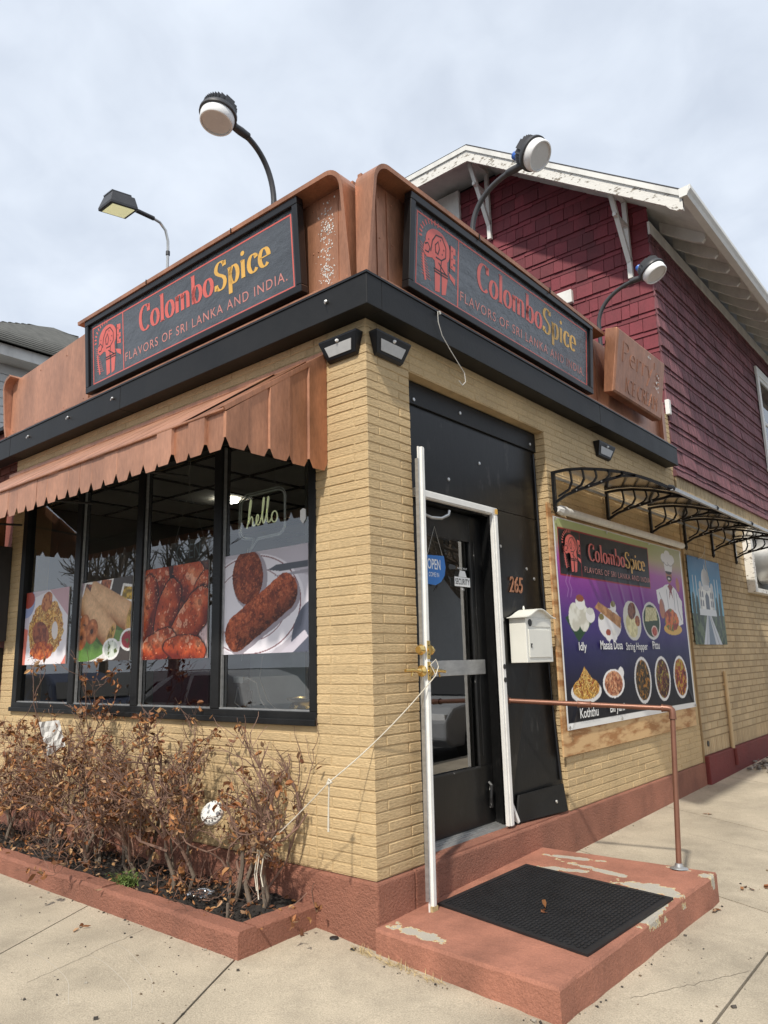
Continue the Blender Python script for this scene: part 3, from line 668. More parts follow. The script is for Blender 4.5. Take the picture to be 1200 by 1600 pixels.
m = MB(); path = [(-.13, CB), (-.13, CB+.1)]+[(-.13+rr_-rr_*math.cos(R(a)), CT-rr_+rr_*math.sin(R(a))) for a in range(0, 91, 11)]+[(1.5, CT), (3.12, CT-.03)]
lip(m, path, .055, .222, .142, CB, CT, 'y'); m.build('rounded_lip', 'copper', cbR, fix=True)
m = MB(); m.box(.088, .135, .0, 4.79, CB-.003, CB+.012); m.box(.06, .13, 4.70, 4.79, CB+.012, CT-.25); m.build('base_strip', 'copper', cbR)
for ya_ in (.02, .12, 3.12): m = MB(); m.box(.0885, .094, ya_, ya_+.006, CB+.02, CT-.05); m.build('seam', 'copper', cbR)
m = MB(); m.box(-.13, -.125, -.094, -.0905, CB+.02, CT-.1); m.build('seam', 'copper', cbL)
# flaked paint specks on the corner board
def blob(mb, c, U, V, r, w, n=6):
    c = Vector(c); U = Vector(U); V = Vector(V)
    ps = [c+(U*math.cos(2*math.pi*i/n)+V*math.sin(2*math.pi*i/n))*r*random.uniform(.5, 1.3) for i in range(n)]
    mb.prism(ps, Vector(w))
m = MB()
for i in range(230):
    z = random.choice((random.gauss(4.18, .07), random.gauss(4.0, .09), random.gauss(3.83, .05))); x = random.gauss(-.225, .032)
    if -.34 < x < -.14 and CB+.03 < z < 4.33: blob(m, (x, -.0902, z), (1, 0, 0), (0, 0, 1), random.uniform(.002, .0075), (0, -.0015, 0))
tag(m.build('flaked_paint', 'white_plain', cbL, fix=True), kind='stuff')

for brd, pts in ((cbL, [(x, -.0905, z) for x in (-.06, -.30, -.345) for z in (3.74, 4.0, 4.30)]+[(x, -.117, z) for x in (-4.5, -4.0, -3.5, -3.15) for z in (3.74, 4.24)]), (cbR, [(.0885, y, z) for y in (.05, .17, 2.95, 3.08, 4.6) for z in (3.74, 4.0, 4.28)])):
    m = MB()
    for (x, y, z) in pts: m.lathe([(.0065, 0), (.006, .003), (.003, .004)], (x, y, z), (0, -1, 0) if brd is cbL else (1, 0, 0), 7)
    tag(m.build('fasteners', 'copper', brd), kind='stuff')
for x in (-1.02, -2.06): m = MB(); m.box(x-.003, x+.003, -.2285, -.06, CT-.003, CT+.0035); m.box(x-.003, x+.003, -.2285, -.221, CT-.03, CT-.003); m.build('lip_joint', 'black_paint', cbL)
for y in (1.0, 2.05): m = MB(); m.box(.06, .2255, y-.003, y+.003, CT-.012, CT+.0025); m.box(.2185, .2255, y-.003, y+.003, CT-.05, CT-.012); m.build('lip_joint', 'black_paint', cbR)
# ------------------------------------------------------------------ lettering of the shop name
def name_letters(red, yel, x0, x1, base, cap, z):
    """ColomboSpice in a high-contrast display hand; red first word, yellow second"""
    tot = 7.0
    TH, TN = .165, .04
    def g_C(): return .60, [arc(.34, .5, .28, .5, 48, 312), [(.53, .98), (.535, .80), (.53, .70)]]
    def g_o(): return .50, [arc(.25, .31, .185, .31, 0, 360, 26)]
    def g_l(): return .24, [[(.12, 0), (.12, .5), (.12, 1.06)], [(.0, 1.03), (.12, 1.05)], [(.0, .01), (.24, .01)]]
    def g_m(): return .80, [[(.10, 0), (.10, .3), (.10, .62)], arc(.24, .44, .14, .19, 180, 0, 10), [(.38, .44), (.38, .2), (.38, 0)], arc(.52, .44, .14, .19, 180, 0, 10), [(.66, .44), (.66, .2), (.66, 0)], [(0, .605), (.1, .615)]]
    def g_b(): return .54, [[(.10, 0), (.10, .5), (.10, 1.06)], arc(.28, .31, .18, .31, 0, 360, 26), [(0, 1.04), (.1, 1.05)]]
    def g_S(): return .56, [arc(.28, .74, .20, .26, 35, 180, 12)+[(.10, .66), (.20, .56), (.36, .46), (.46, .36), (.48, .26)]+arc(.28, .24, .20, .25, 0, -150, 12), [(.46, .98), (.47, .80)], [(.08, .22), (.07, .02)]]
    def g_p(): return .54, [[(.12, -.32), (.12, .2), (.12, .62)], arc(.29, .31, .17, .31, 0, 360, 26), [(.02, .60), (.12, .615)]]
    def g_i(): return .26, [[(.12, 0), (.12, .3), (.12, .62)], [(.02, .60), (.12, .615)]]
    def g_c(): return .44, [arc(.26, .31, .185, .31, 50, 320, 20), [(.37, .57), (.40, .47)]]
    def g_e(): return .48, [arc(.25, .31, .185, .31, -45, -360, 22)[::-1], [(.07, .33), (.42, .33)]]
    words = [(red, [g_C, g_o, g_l, g_o, g_m, g_b, g_o]), (yel, [g_S, g_p, g_i, g_c, g_e])]
    sp = .035
    W = sum(g()[0]+sp for _, w in words for g in w)+.04
    k = (x1-x0)/W; u = 0
    for mb, w in words:
        for g in w:
            wd, st = g()
            for s in st: pen(mb, s, TH, TN, z, lambda p: (x0+(u+p[0])*k, base+p[1]*cap))
            if g is g_i:
                mb._add([(x0+(u+.12+.085*math.cos(2*math.pi*i/12))*k, base+(.86+.085*math.sin(2*math.pi*i/12))*cap, z) for i in range(12)], [tuple(range(12))])
            u += wd+sp
        u += .02
def logo(red, ink, x0, x1, y0, y1, z):
    """emblem: a plumed elephant-like head with ear, body, legs, trunk and a bannered staff"""
    fx = lambda p: (x0+p[0]*(x1-x0), y0+p[1]*(y1-y0))
    def P(mb, pts, dz=0): mb._add([(*fx(p), z+dz) for p in pts], [tuple(range(len(pts)))])
    P(red, arc(.50, .70, .34, .25, 0, 360, 26)[:-1])
    P(red, [(.12, .62), (.26, .80), (.40, .62), (.36, .48), (.20, .44), (.10, .50)], .0002)
    P(red, [(.40, .52), (.76, .60), (.78, .36), (.44, .34)], .0003)
    P(red, [(.42, .345), (.58, .35), (.57, .02), (.44, .0)]); P(red, [(.62, .355), (.80, .36), (.74, .03), (.63, .0)])
    P(red, [(.80, .42), (1.0, .36), (1.0, .26), (.86, .33)], .0004)
    P(red, [(.86, .50), (1.0, .48), (1.0, .56), (.94, .56), (.94, .60), (1.0, .60), (1.0, .68), (.94, .68), (.94, .74), (1.0, .74), (1.0, .84), (.86, .86)], .0001)
    pen(red, [(.10, .46), (.12, .30), (.18, .08)], .05, .05, z+.0002, fx)
    for s in ([(.30, .56), (.34, .74), (.44, .86), (.60, .88), (.72, .76), (.72, .60), (.60, .52), (.44, .52)], [(.44, .58), (.42, .70), (.50, .78), (.54, .68), (.50, .58), (.44, .60)],
              [(.14, .62), (.22, .66), (.28, .60), (.24, .52), (.15, .52)], [(.60, .52), (.58, .34)], [(.40, .34), (.80, .34)], [(.42, .30), (.80, .30)], [(.84, .40), (.84, .86)], [(.52, .46), (.74, .34)]):
        pen(ink, s, .022, .022, z+.0008, fx)
    for i in range(9):
        a = R(80+i*13); pen(red, [(.42+.36*math.cos(a), .73+.26*math.sin(a)), (.42+.44*math.cos(a), .73+.34*math.sin(a))], .03, .03, z, fx)
    for i in range(12):
        pen(red, [(.01+.02*i*.3, .62-.042*i), (.10+.02*i, .58-.042*i)], .008, .008, z, fx)
    for p in ((.56, .82), (.66, .70), (.62, .62), (.90, .53), (.90, .65), (.90, .78), (.24, .72)):
        ink._add([(*fx((p[0]+.016*math.cos(t), p[1]+.014*math.sin(t))), z+.001) for t in (0, 1.26, 2.5, 3.77, 5.0)], [(0, 1, 2, 3, 4)])
def shop_sign(origin, U, V, label):
    W_, H_ = 2.645, .645
    s = frame('name_sign', origin, U, V, label, 'sign', 'shop name signs')
    m = MB(); t = .05; m.box(0, W_, 0, t, -.03, .03); m.box(0, W_, H_-t, H_, -.03, .03); m.box(0, t, t, H_-t, -.03, .0295); m.box(W_-t, W_, t, H_-t, -.03, .0295); m.build('sign_frame', 'black_iron', s, bevel=.005)
    m = MB(); m.box(t, W_-t, t, H_-t, -.03, .004); f = m.build('sign_face', 'sign_face', s)
    m = MB(); w = .011
    for (a, b_, c, d) in ((.09, 2.565, .553, .553+w), (.09, 2.565, .062, .062+w), (.09, .09+w, .062+w, .553), (2.565-w, 2.565, .062+w, .553), (.556, .556+w, .062+w, .553)): m.box(a, b_, c, d, .0042, .0052)
    m.build('border_line', 'sign_red', s)
    r_, y_, i_, e_ = MB(), MB(), MB(), MB(); name_letters(r_, y_, .80, 2.36, .305, .205, .0056); logo(e_, i_, .125, .525, .09, .545, .0050); e_.build('emblem', 'sign_red', s)
    sub = MB(); text_fit(sub, 'FLAVORS OF SRI LANKA AND INDIA.', .59, 2.50, .130, .200, .0055, spacing=1.18)
    r_.build('red_lettering', 'sign_red', s); y_.build('yellow_lettering', 'sign_yellow', s); i_.build('emblem_lines', 'ink_black', s); words(sub, 6, 'small_lettering', 'sign_pink', s)
    return s
k_ = .045/.633
shop_sign((-3.025, -.135, 3.735), (1, 0, 0), (0, -k_, 1), 'black framed name sign over the long shop window and scalloped awning')
shop_sign((.135, .232, 3.725), (0, 1, 0), (k_, 0, 1), 'black framed name sign above the entrance door')
# old raised-letter sign
U = Vector((0, 1, 0)); V = Vector((.16, 0, 1)).normalized()
s = frame('ice_cream_sign', (.235, 3.165, 3.815), U, V, 'small copper painted sign box with faint raised letters at the rear end', 'sign')
m = MB(); w_, h_ = 1.20, .61
m._add([(0, 0, -.10), (w_, 0, -.10), (w_, h_, -.13), (0, h_, -.13), (.0, .0, -.012), (w_, 0, -.012), (w_, h_, -.012), (0, h_, -.012), (.02, .02, 0), (w_-.02, .02, 0), (w_-.02, h_-.02, 0), (.02, h_-.02, 0)],
       [(3, 2, 1, 0), (0, 1, 5, 4), (1, 2, 6, 5), (2, 3, 7, 6), (3, 0, 4, 7), (4, 5, 9, 8), (5, 6, 10, 9), (6, 7, 11, 10), (7, 4, 8, 11), (8, 9, 10, 11)])
m.build('sign_box', 'copper', s, bevel=.006)
m = MB(); text_fit(m, "Perry's", .14, 1.06, .25, .53, .001, -.022); text_fit(m, 'ICE CREAM', .26, 1.05, .06, .20, .001, -.018)
lt = m.build('raised_lettering', 'copper', s); so = lt.modifiers.new('s', 'SOLIDIFY'); so.thickness = .0028; so.offset = 1
m = MB()
for k in range(14): blob(m, (random.gauss(.98, .03), random.uniform(.24, .42), .0135), (1, 0, 0), (0, 1, 0), random.uniform(.004, .012), (0, 0, .001))
for k in range(8): blob(m, (random.uniform(.72, .82), random.uniform(.535, .56), .0005), (1, 0, 0), (0, 1, 0), random.uniform(.004, .012), (0, 0, .001))
tag(m.build('flaked_paint', 'white_plain', s, fix=True), kind='stuff')

# ================================================================== awning over the window
aw = empty('window_awning', 'copper coloured metal awning with scalloped edge over the shop window', 'awning')
AY, AZB, AZC, AZW = -.772, 2.575, 2.79, 3.335
PT = .152; NP = 29
for i in range(NP):
    xr = -.342-PT*i; xl = xr-PT; pr = (.016 if i % 2 else 0.) if i < 4 else .0015*(i % 2); ch = .030; dz = .052; o_ = .006
    y = AY-pr+random.uniform(-.0025, .0025); zb = AZB+random.uniform(-.006, .006); P = [(xl+.002, y, zb+dz), (xl+ch, y, zb), (xr-ch, y, zb), (xr-.002, y, zb+dz), (xr-.002, y, AZC), (xl+.002, y, AZC)]
    m = MB(); m.poly(P); m._add([(xl+.002, y, AZC), (xr-.002, y, AZC), (xr-.002, -.004, AZW+pr), (xl+.002, -.004, AZW+pr)], [(0, 1, 2, 3)])
    if pr: m._add([(xl+.002, y, zb+dz), (xl+.002, y, AZC), (xl-.004, AY+.004, AZC), (xl-.004, AY+.004, zb+dz)], [(0, 1, 2, 3)]); m._add([(xr-.002, y, zb+dz), (xr+.004, AY+.004, zb+dz), (xr+.004, AY+.004, AZC), (xr-.002, y, AZC)], [(0, 1, 2, 3)])
    o = m.build('awning_panel', 'copper' if i < 3 else 'copper_light', aw); so = o.modifiers.new('s', 'SOLIDIFY'); so.thickness = .002
def side_pans(xs, sgn):
    n = 5; w = -AY/n
    for i in range(n):
        yb, yf = -w*i, -w*(i+1); pr = .012*sgn if i % 2 == 0 else 0; ch = .03; dz = .05
        top = lambda y: AZW+(AZC-AZW)*(y/AY)-.01
        m = MB(); m.poly([(xs+pr, yf+.002, AZB+.01+dz), (xs+pr, yf+ch, AZB+.01), (xs+pr, yb-ch, AZB+.01), (xs+pr, yb-.002, AZB+.01+dz), (xs+pr, yb-.002, top(yb)), (xs+pr, yf+.002, top(yf))])
        if pr: m._add([(xs+pr, yf+.002, AZB+.01+dz), (xs+pr, yf+.002, top(yf)), (xs-.002*sgn, yf-.006, top(yf)), (xs-.002*sgn, yf-.006, AZB+.06)], [(0, 1, 2, 3)])
        o = m.build('side_panel', 'copper', aw); so = o.modifiers.new('s', 'SOLIDIFY'); so.thickness = .002
m = MB(); xa, xb = -.36, -.33-PT*NP; m._add([(xa, AY+.012, AZB+.06), (xb, AY+.012, AZB+.06), (xb, AY+.012, AZC-.008), (xa, AY+.012, AZC-.008), (xb, -.02, AZW-.02), (xa, -.02, AZW-.02)], [(0, 1, 2, 3), (3, 2, 4, 5)]); m.build('underside_shade_sheet', 'awning_shade_colour', aw)  # sheet added under the pans, shade painted in to darken the window reflection
side_pans(-.338, 1); side_pans(-.342-PT*NP-.005, -1)
m = MB(); m.bar((-.335, .0, AZW+.004), (-.335, AY-.012, AZC+.004), .018, .03); m.bar((-.33, AY-.012, AZC), (-.35-PT*NP, AY-.012, AZC), .014, .014); m.box(-.342-PT*NP, -.335, -.016, -.004, AZW-.005, AZW+.03); m.build('edge_trim', 'copper', aw, bevel=.003)
m = MB(); m.tube([(-.40, AY+.02, AZC-.03), (-.342-PT*NP+.05, AY+.02, AZC-.03)], .014, 8)
for x in (-.45, -1.75, -3.05, -4.4): m.tube([(x, AY+.02, AZC-.03), (x, -.01, AZC+.02)], .011, 6)
m.build('frame_rod', 'awning_shade_colour', aw, True)  # rods also coloured dark in place of shade

# ================================================================== lamps
def round_lamp(base, direc, reach, rise, tilt, blue, label, hc=(.16, 0)):
    """gooseneck arm rising behind the sign with a round finned lamp head"""
    e = empty('dusk_lamp', label, 'lamp', 'round sign lamps on goosenecks', loc=(0, 0, 0)); bx, by, bz = base; D = Vector((*direc, 0)).normalized()
    pts = []
    for i in range(15):
        t = i/14; h = reach*(.06*t+.94*t**1.75); z = rise*(1-(1-t)**1.9); pts.append(Vector(base)+D*h+Vector((0, 0, z)))
    full = [Vector((bx, by, bz-.75)), Vector((bx, by, bz-.3))]+pts
    m = MB(); m.tube(full, .0205, 10); m.build('arm', 'lamp_grey', e, True)
    end = pts[-1]; dv = (pts[-1]-pts[-2]).normalized()
    m = MB(); m.tube([end-dv*.10, end-dv*.03, end+dv*.03], [.027, .030, .026], 10)
    for q in (.08, .05): m.tube([end-dv*q+Vector((0, 0, -.03)), end-dv*q+Vector((0, 0, .035))], .005, 6)
    m.build('clamp', 'lamp_grey', e, True)
    ax = (Vector((0, 0, -1))*math.cos(tilt)+D*math.sin(tilt)).normalized(); c = end+D*hc[0]+Vector((0, 0, hc[1]))-ax*.02
    m = MB(); m.lathe([(.03, -.075), (.075, -.07), (.118, -.03), (.128, -.012), (.128, .006), (.112, .01), (.105, .0)], c, ax, 32)
    m.tube([end+dv*.0, c-D*.07-ax*.02], [.02, .045], 10); m.build('housing', 'lamp_grey', e, True)
    u = ax.orthogonal().normalized(); w = ax.cross(u); m = MB()
    for k in range(15):
        a = -.112+.016*k; hw = math.sqrt(max(0, .118**2-a*a)); wd = D.cross(ax).normalized(); fd = ax.cross(wd)
        cc = c-ax*.055+wd*a; m.obox(cc, (hw*1.9, .003, .055), Matrix((fd, wd, ax)).transposed())
    m.build('fin', 'lamp_grey', e)
    m = MB(); m.lathe([(.111, .004), (.116, .02), (.113, .066), (.108, .074), (.100, .0745), (.100, .060), (.0, .060)], c, ax, 32); m.build('lens_ring', 'lens', e, True)
    m = MB(); m.lathe([(.0, .064), (.0985, .064), (.0985, .0605), (.0, .0605)], c, ax, 32); m.build('lens', 'lens_inner', e, True)
    if blue:
        m = MB(); m.lathe([(.03, .0), (.032, .03), (.03, .055), (.02, .062)], c-D*.085-ax*.045, -ax, 16); m.build('photocell', 'blue_cap', e, True)
    return e
round_lamp((-.887, .05, 4.70), (0, -1), .34, .385, R(12), False, 'round grey lamp on curved arm above the street side sign, highest of all lamps', (.165, -.012))
round_lamp((-.05, 1.351, 4.72), (1, 0), .43, .335, R(48), True, 'round lamp with blue photocell on curved arm above the entrance sign', (.145, .035))
round_lamp((-.05, 3.65, 4.74), (1, 0), .46, .33, R(30), True, 'round lamp with blue photocell above the small copper sign box', (.13, .02))
e = empty('area_lamp', 'rectangular grey floodlight on a thin bent pipe at the far left roof', 'lamp')
bx = -3.05
m = MB(); m.tube([(bx, .6, 4.2), (bx, .6, 5.0), (bx, .6, 5.40), (bx, .595, 5.52), (bx, .565, 5.62), (bx, .50, 5.675), (bx, .42, 5.685), (bx, .33, 5.685)], .0135, 8); m.build('pipe', 'galv', e, True)
m = MB(); m.tube([(bx, .6, 5.37), (bx, .6, 5.41)], .02, 10); m.tube([(bx, .43, 5.685), (bx, .24, 5.68)], .022, 10); m.build('knuckle', 'lamp_grey', e, True)
rot = Matrix.Rotation(R(10), 3, 'X'); c = Vector((bx, .065, 5.635))
m = MB(); hs = [(-.11, -.15), (.11, -.15), (.11, .13), (-.11, .13)]; tp = [(-.08, -.10), (.08, -.10), (.08, .13), (-.08, .13)]
lo = [c+rot @ Vector((x, y, -.045)) for x, y in hs]; md = [c+rot @ Vector((x, y, -.02)) for x, y in hs]; hi = [c+rot @ Vector((x, y, .085)) for x, y in tp]
m._add(lo+md+hi, [(3, 2, 1, 0)]+[(i, (i+1) % 4, 4+(i+1) % 4, 4+i) for i in range(4)]+[(4+i, 4+(i+1) % 4, 8+(i+1) % 4, 8+i) for i in range(4)]+[(8, 9, 10, 11)]); m.build('housing', 'lamp_grey', e, bevel=.006, fix=True)
m = MB()
for k in range(9): m.obox(c+rot @ Vector((-.07+.0175*k, .0, .09)), (.005, .2, .03), rot)
m.build('fin', 'lamp_grey', e)
m = MB(); m.obox(c+rot @ Vector((0, -.01, -.047)), (.18, .22, .006), rot); m.build('lens', 'lamp_warm', e)
m = MB(); m.obox(c+rot @ Vector((-.097, -.02, .03)), (.002, .12, .04), rot @ Matrix.Rotation(R(16), 3, 'Y')); m.build('rating_plate', 'ink_white', e)

# ------------------------------------------------------------------ wall floodlights
def wall_light(o, U, w, h, label):
    s = frame('solar_light', o, U, (0, 0, 1), label, 'wall light', 'black solar wall lights under the fascia')
    m = MB(); d1, d0 = .062, .024; a = w*.12
    m._add([(0, h, 0), (w, h, 0), (w-a, 0, 0), (a, 0, 0), (.0, h, d1), (w, h, d1), (w-a, .012, d0), (a, .012, d0), (0, h+.012, 0), (w, h+.012, 0), (w, h+.012, d1), (0, h+.012, d1)],
           [(0, 4, 7, 3), (1, 2, 6, 5), (3, 7, 6, 2), (4, 5, 6, 7), (8, 9, 10, 11), (8, 11, 4, 0), (9, 1, 5, 10), (11, 10, 5, 4)]); m.build('housing', 'black_iron', s, bevel=.003, fix=True)
    # lens lies on the sloping front
    P = lambda u, t, off: (u, .012+(h-.012)*t, d0+(d1-d0)*t+off)
    m = MB(); m.prism([P(a*1.5+.01, .16, .001), P(w-a*1.5-.01, .16, .001), P(w-a*.9-.012, .70, .001), P(a*.9+.012, .70, .001)], (0, -.001, .004)); m.build('lens', 'lens_flood', s, fix=True)
    m = MB(); m.lathe([(.011, 0), (.011, .008), (.006, .015)], P(w/2, .82, .001), (0, 0, 1), 10); m.build('motion_sensor', 'lens', s, True)
    return s
wall_light((-.335, -.003, 3.265), (1, 0, 0), .315, .125, 'black wall light on the street face of the brick corner pier')
wall_light((.003, .03, 3.265), (0, 1, 0), .335, .130, 'black wall light on the entrance face of the brick corner pier')
wall_light((.003, 3.15, 3.25), (0, 1, 0), .36, .125, 'small black wall light above the arched door canopy')
m = MB(); m.box(.022, .06, 6.35, 6.75, 3.11, 3.2); tag(m.build('vent_cover', 'black_iron', bevel=.004), 'small black vent box on tan wall above the canopy', 'vent')
# ================================================================== printed pictures (colour attribute on a fine grid)
def lin(c): return np.array([((v/255)/12.92 if v/255 <= .04045 else ((v/255+.055)/1.055)**2.4) for v in c])
class Canvas:
    def __init__(s, W, H, res=.008, bg=(255, 255, 255)):
        s.W, s.H = W, H; s.nx = int(W/res)+1; s.ny = int(H/res)+1
        s.X, s.Y = np.meshgrid(np.linspace(0, W, s.nx), np.linspace(0, H, s.ny)); s.C = np.ones((s.ny, s.nx, 3))*lin(bg)
    def noise(s, k, seed=0, oct=3):
        out = np.zeros_like(s.X); amp = 1.; tot = 0
        for o in range(oct):
            r = np.random.default_rng(seed*17+o); n = max(2, int(s.W/k*2**o)+2); q = max(2, int(s.H/k*2**o)+2); g_ = r.random((q+1, n+1))
            fx = s.X/s.W*(n-1); fy = s.Y/s.H*(q-1); ix = fx.astype(int); iy = fy.astype(int); tx = fx-ix; ty = fy-iy; tx = tx*tx*(3-2*tx); ty = ty*ty*(3-2*ty)
            out += amp*((g_[iy, ix]*(1-tx)+g_[iy, ix+1]*tx)*(1-ty)+(g_[iy+1, ix]*(1-tx)+g_[iy+1, ix+1]*tx)*ty); tot += amp; amp *= .55
        return out/tot
    def ell(s, cx, cy, rx, ry, rot=0):
        a = R(rot); dx, dy = s.X-cx, s.Y-cy; u = dx*math.cos(a)+dy*math.sin(a); v = -dx*math.sin(a)+dy*math.cos(a); return (u/rx)**2+(v/ry)**2
    def poly(s, pts):
        ins = np.zeros(s.X.shape, bool); n = len(pts)
        for i in range(n):
            (xa, ya), (xb, yb) = pts[i], pts[(i+1) % n]
            c = ((ya > s.Y) != (yb > s.Y)) & (s.X < (xb-xa)*(s.Y-ya)/((yb-ya) or 1e-9)+xa); ins ^= c
        return ins
    def fill(s, mask, col, alpha=1.):
        a = (mask.astype(float) if mask.dtype == bool else mask)*alpha; c = lin(col) if not isinstance(col, np.ndarray) else col
        s.C = s.C*(1-a[..., None])+c*a[..., None]
    def mottle(s, mask, c1, c2, k, seed, lo=.38, hi=.62, oct=3):
        n = np.clip((s.noise(k, seed, oct)-lo)/(hi-lo), 0, 1); s.fill(mask, c1); s.fill(mask.astype(float)*n, c2)
    def line(s, pts, w, col, alpha=1.):
        d = np.full(s.X.shape, 9.)
        for (xa, ya), (xb, yb) in zip(pts[:-1], pts[1:]):
            dx, dy = xb-xa, yb-ya; t = np.clip(((s.X-xa)*dx+(s.Y-ya)*dy)/(dx*dx+dy*dy+1e-12), 0, 1); d = np.minimum(d, np.hypot(s.X-xa-t*dx, s.Y-ya-t*dy))
        s.fill(np.clip((w/2-d)/.004+.5, 0, 1), col, alpha)
    def shade(s, mask, f): s.C = np.where(mask[..., None], s.C*np.asarray(f)[..., None] if np.ndim(f) else s.C*f, s.C)
    def mesh(s, name, zf=None):
        me = bpy.data.meshes.new(name); nx, ny = s.nx, s.ny; z = np.zeros_like(s.X) if zf is None else zf(s.X, s.Y)
        v = np.stack([s.X, s.Y, z], -1).reshape(-1, 3); i = np.arange(nx*ny).reshape(ny, nx); q = np.stack([i[:-1, :-1], i[:-1, 1:], i[1:, 1:], i[1:, :-1]], -1).reshape(-1, 4)
        me.from_pydata(v.tolist(), [], q.tolist()); at = me.color_attributes.new('Col', 'FLOAT_COLOR', 'POINT')
        c = np.ones((nx*ny, 4), np.float32); c[:, :3] = np.clip(s.C, 0, 1).reshape(-1, 3); at.data.foreach_set('color', c.ravel()); me.polygons.foreach_set('use_smooth', [True]*len(me.polygons)); return me

def dish(cv, cx, cy, rx, ry, c1, c2, c3, seed, rim=(228, 226, 224), rot=0):
    cv.fill(cv.ell(cx, cy, rx, ry, rot) < 1, rim); m_ = cv.ell(cx, cy, rx*.84, ry*.87, rot) < 1
    cv.mottle(m_, c1, c2, .035, seed); n = cv.noise(.03, seed+5); cv.fill(m_ & (n > .60), c3); cv.shade(m_ & (n < .36), .5); strands(cv, m_, 90, .03, .008, [c1, c2, c3, tuple(int(q*.5) for q in c1)], seed+50, 2.)
def strands(c, mask, n, L, w, cols, sd, curl=1.2):
    r = np.random.default_rng(sd); ys, xs = np.nonzero(mask)
    if len(ys) == 0: return
    dx = c.X[0, 1]-c.X[0, 0]
    for k in range(n):
        j = r.integers(len(ys)); x, y = c.X[ys[j], xs[j]], c.Y[ys[j], xs[j]]; a = r.uniform(0, 6.28); da = r.normal(0, curl); col = lin(cols[r.integers(len(cols))])*r.uniform(.7, 1.15); m_ = int(L/dx)
        for i in range(m_):
            t = i/m_; a2 = a+da*t; x += math.cos(a2)*dx; y += math.sin(a2)*dx; ix, iy = int(round(x/dx)), int(round(y/(c.Y[1, 0]-c.Y[0, 0]))); hw = max(0, int(w/dx/2))
            if 1+hw <= ix < c.nx-1-hw and 1+hw <= iy < c.ny-1-hw and mask[iy, ix]:
                c.C[iy-hw:iy+hw+1, ix-hw:ix+hw+1] = col; c.C[iy-hw-1, ix-hw:ix+hw+1] *= .72
# --- poster 1: noodles
def poster_noodles(W, H):
    c = Canvas(W, H, .0045, (205, 196, 205)); c.fill(c.poly([(0, 0), (W, 0), (W, H*.25), (0, H*.5)]), (214, 120, 104)); c.fill(c.poly([(.05, 0), (W*.9, 0), (W, H*.12), (W, H*.9), (W*.6, H), (.1, H*.9)]), (226, 222, 226))
    c.fill(c.poly([(W*.55, H), (W, H*.62), (W, H)]), (196, 160, 168)); c.fill(c.ell(.02, H*.86, .16, .14) < 1, (150, 160, 196)); c.fill(c.ell(.04, H*.90, .13, .08) < 1, (160, 66, 50))
    b_ = c.ell(W*.52, H*.47, W*.40, H*.38) + .5*(c.noise(.08, 3)-.5); m_ = b_ < 1
    c.mottle(m_, (150, 84, 34), (222, 168, 78), .022, 4, oct=2); c.fill(m_ & (c.noise(.014, 9, 2) > .66), (240, 205, 130)); c.shade(m_ & (c.noise(.03, 7) < .35), .5); strands(c, m_, 420, .07, .007, [(232, 182, 92), (206, 146, 66), (246, 214, 140), (176, 104, 48)], 3)
    q = c.ell(W*.40, H*.40, W*.20, H*.17, -20) < 1; c.mottle(q, (112, 56, 40), (160, 92, 62), .03, 12); q = c.ell(W*.5, H*.84, W*.13, H*.12, 30)+.4*(c.noise(.05, 5)-.5) < 1; c.mottle(q, (150, 78, 44), (196, 128, 76), .03, 14)
    c.fill(c.ell(W*.72, H*.44, W*.07, H*.12, 10) < 1, (222, 214, 210)); q = c.ell(W*.45, H*.18, W*.26, H*.12) + .8*(c.noise(.05, 8)-.5) < 1; c.mottle(q, (150, 58, 30), (205, 112, 52), .025, 20); return c
def roll(c, a, b_, r_, sd, dark, lightc):
    d = b_-a; l2 = d@d; t = ((c.X-a[0])*d[0]+(c.Y-a[1])*d[1])/l2; ds = ((c.X-a[0])*-d[1]+(c.Y-a[1])*d[0])/math.sqrt(l2)/r_; m_ = (t > 0) & (t < 1) & (np.abs(ds) < 1); n = c.noise(.09, sd)
    f = np.clip(.75-.55*(ds-.25)**2+.35*(n-.5), 0, 1)[..., None]; col = lin(dark)*(1-f)+lin(lightc)*f; c.C = np.where(m_[..., None], col, c.C); return m_, t, ds
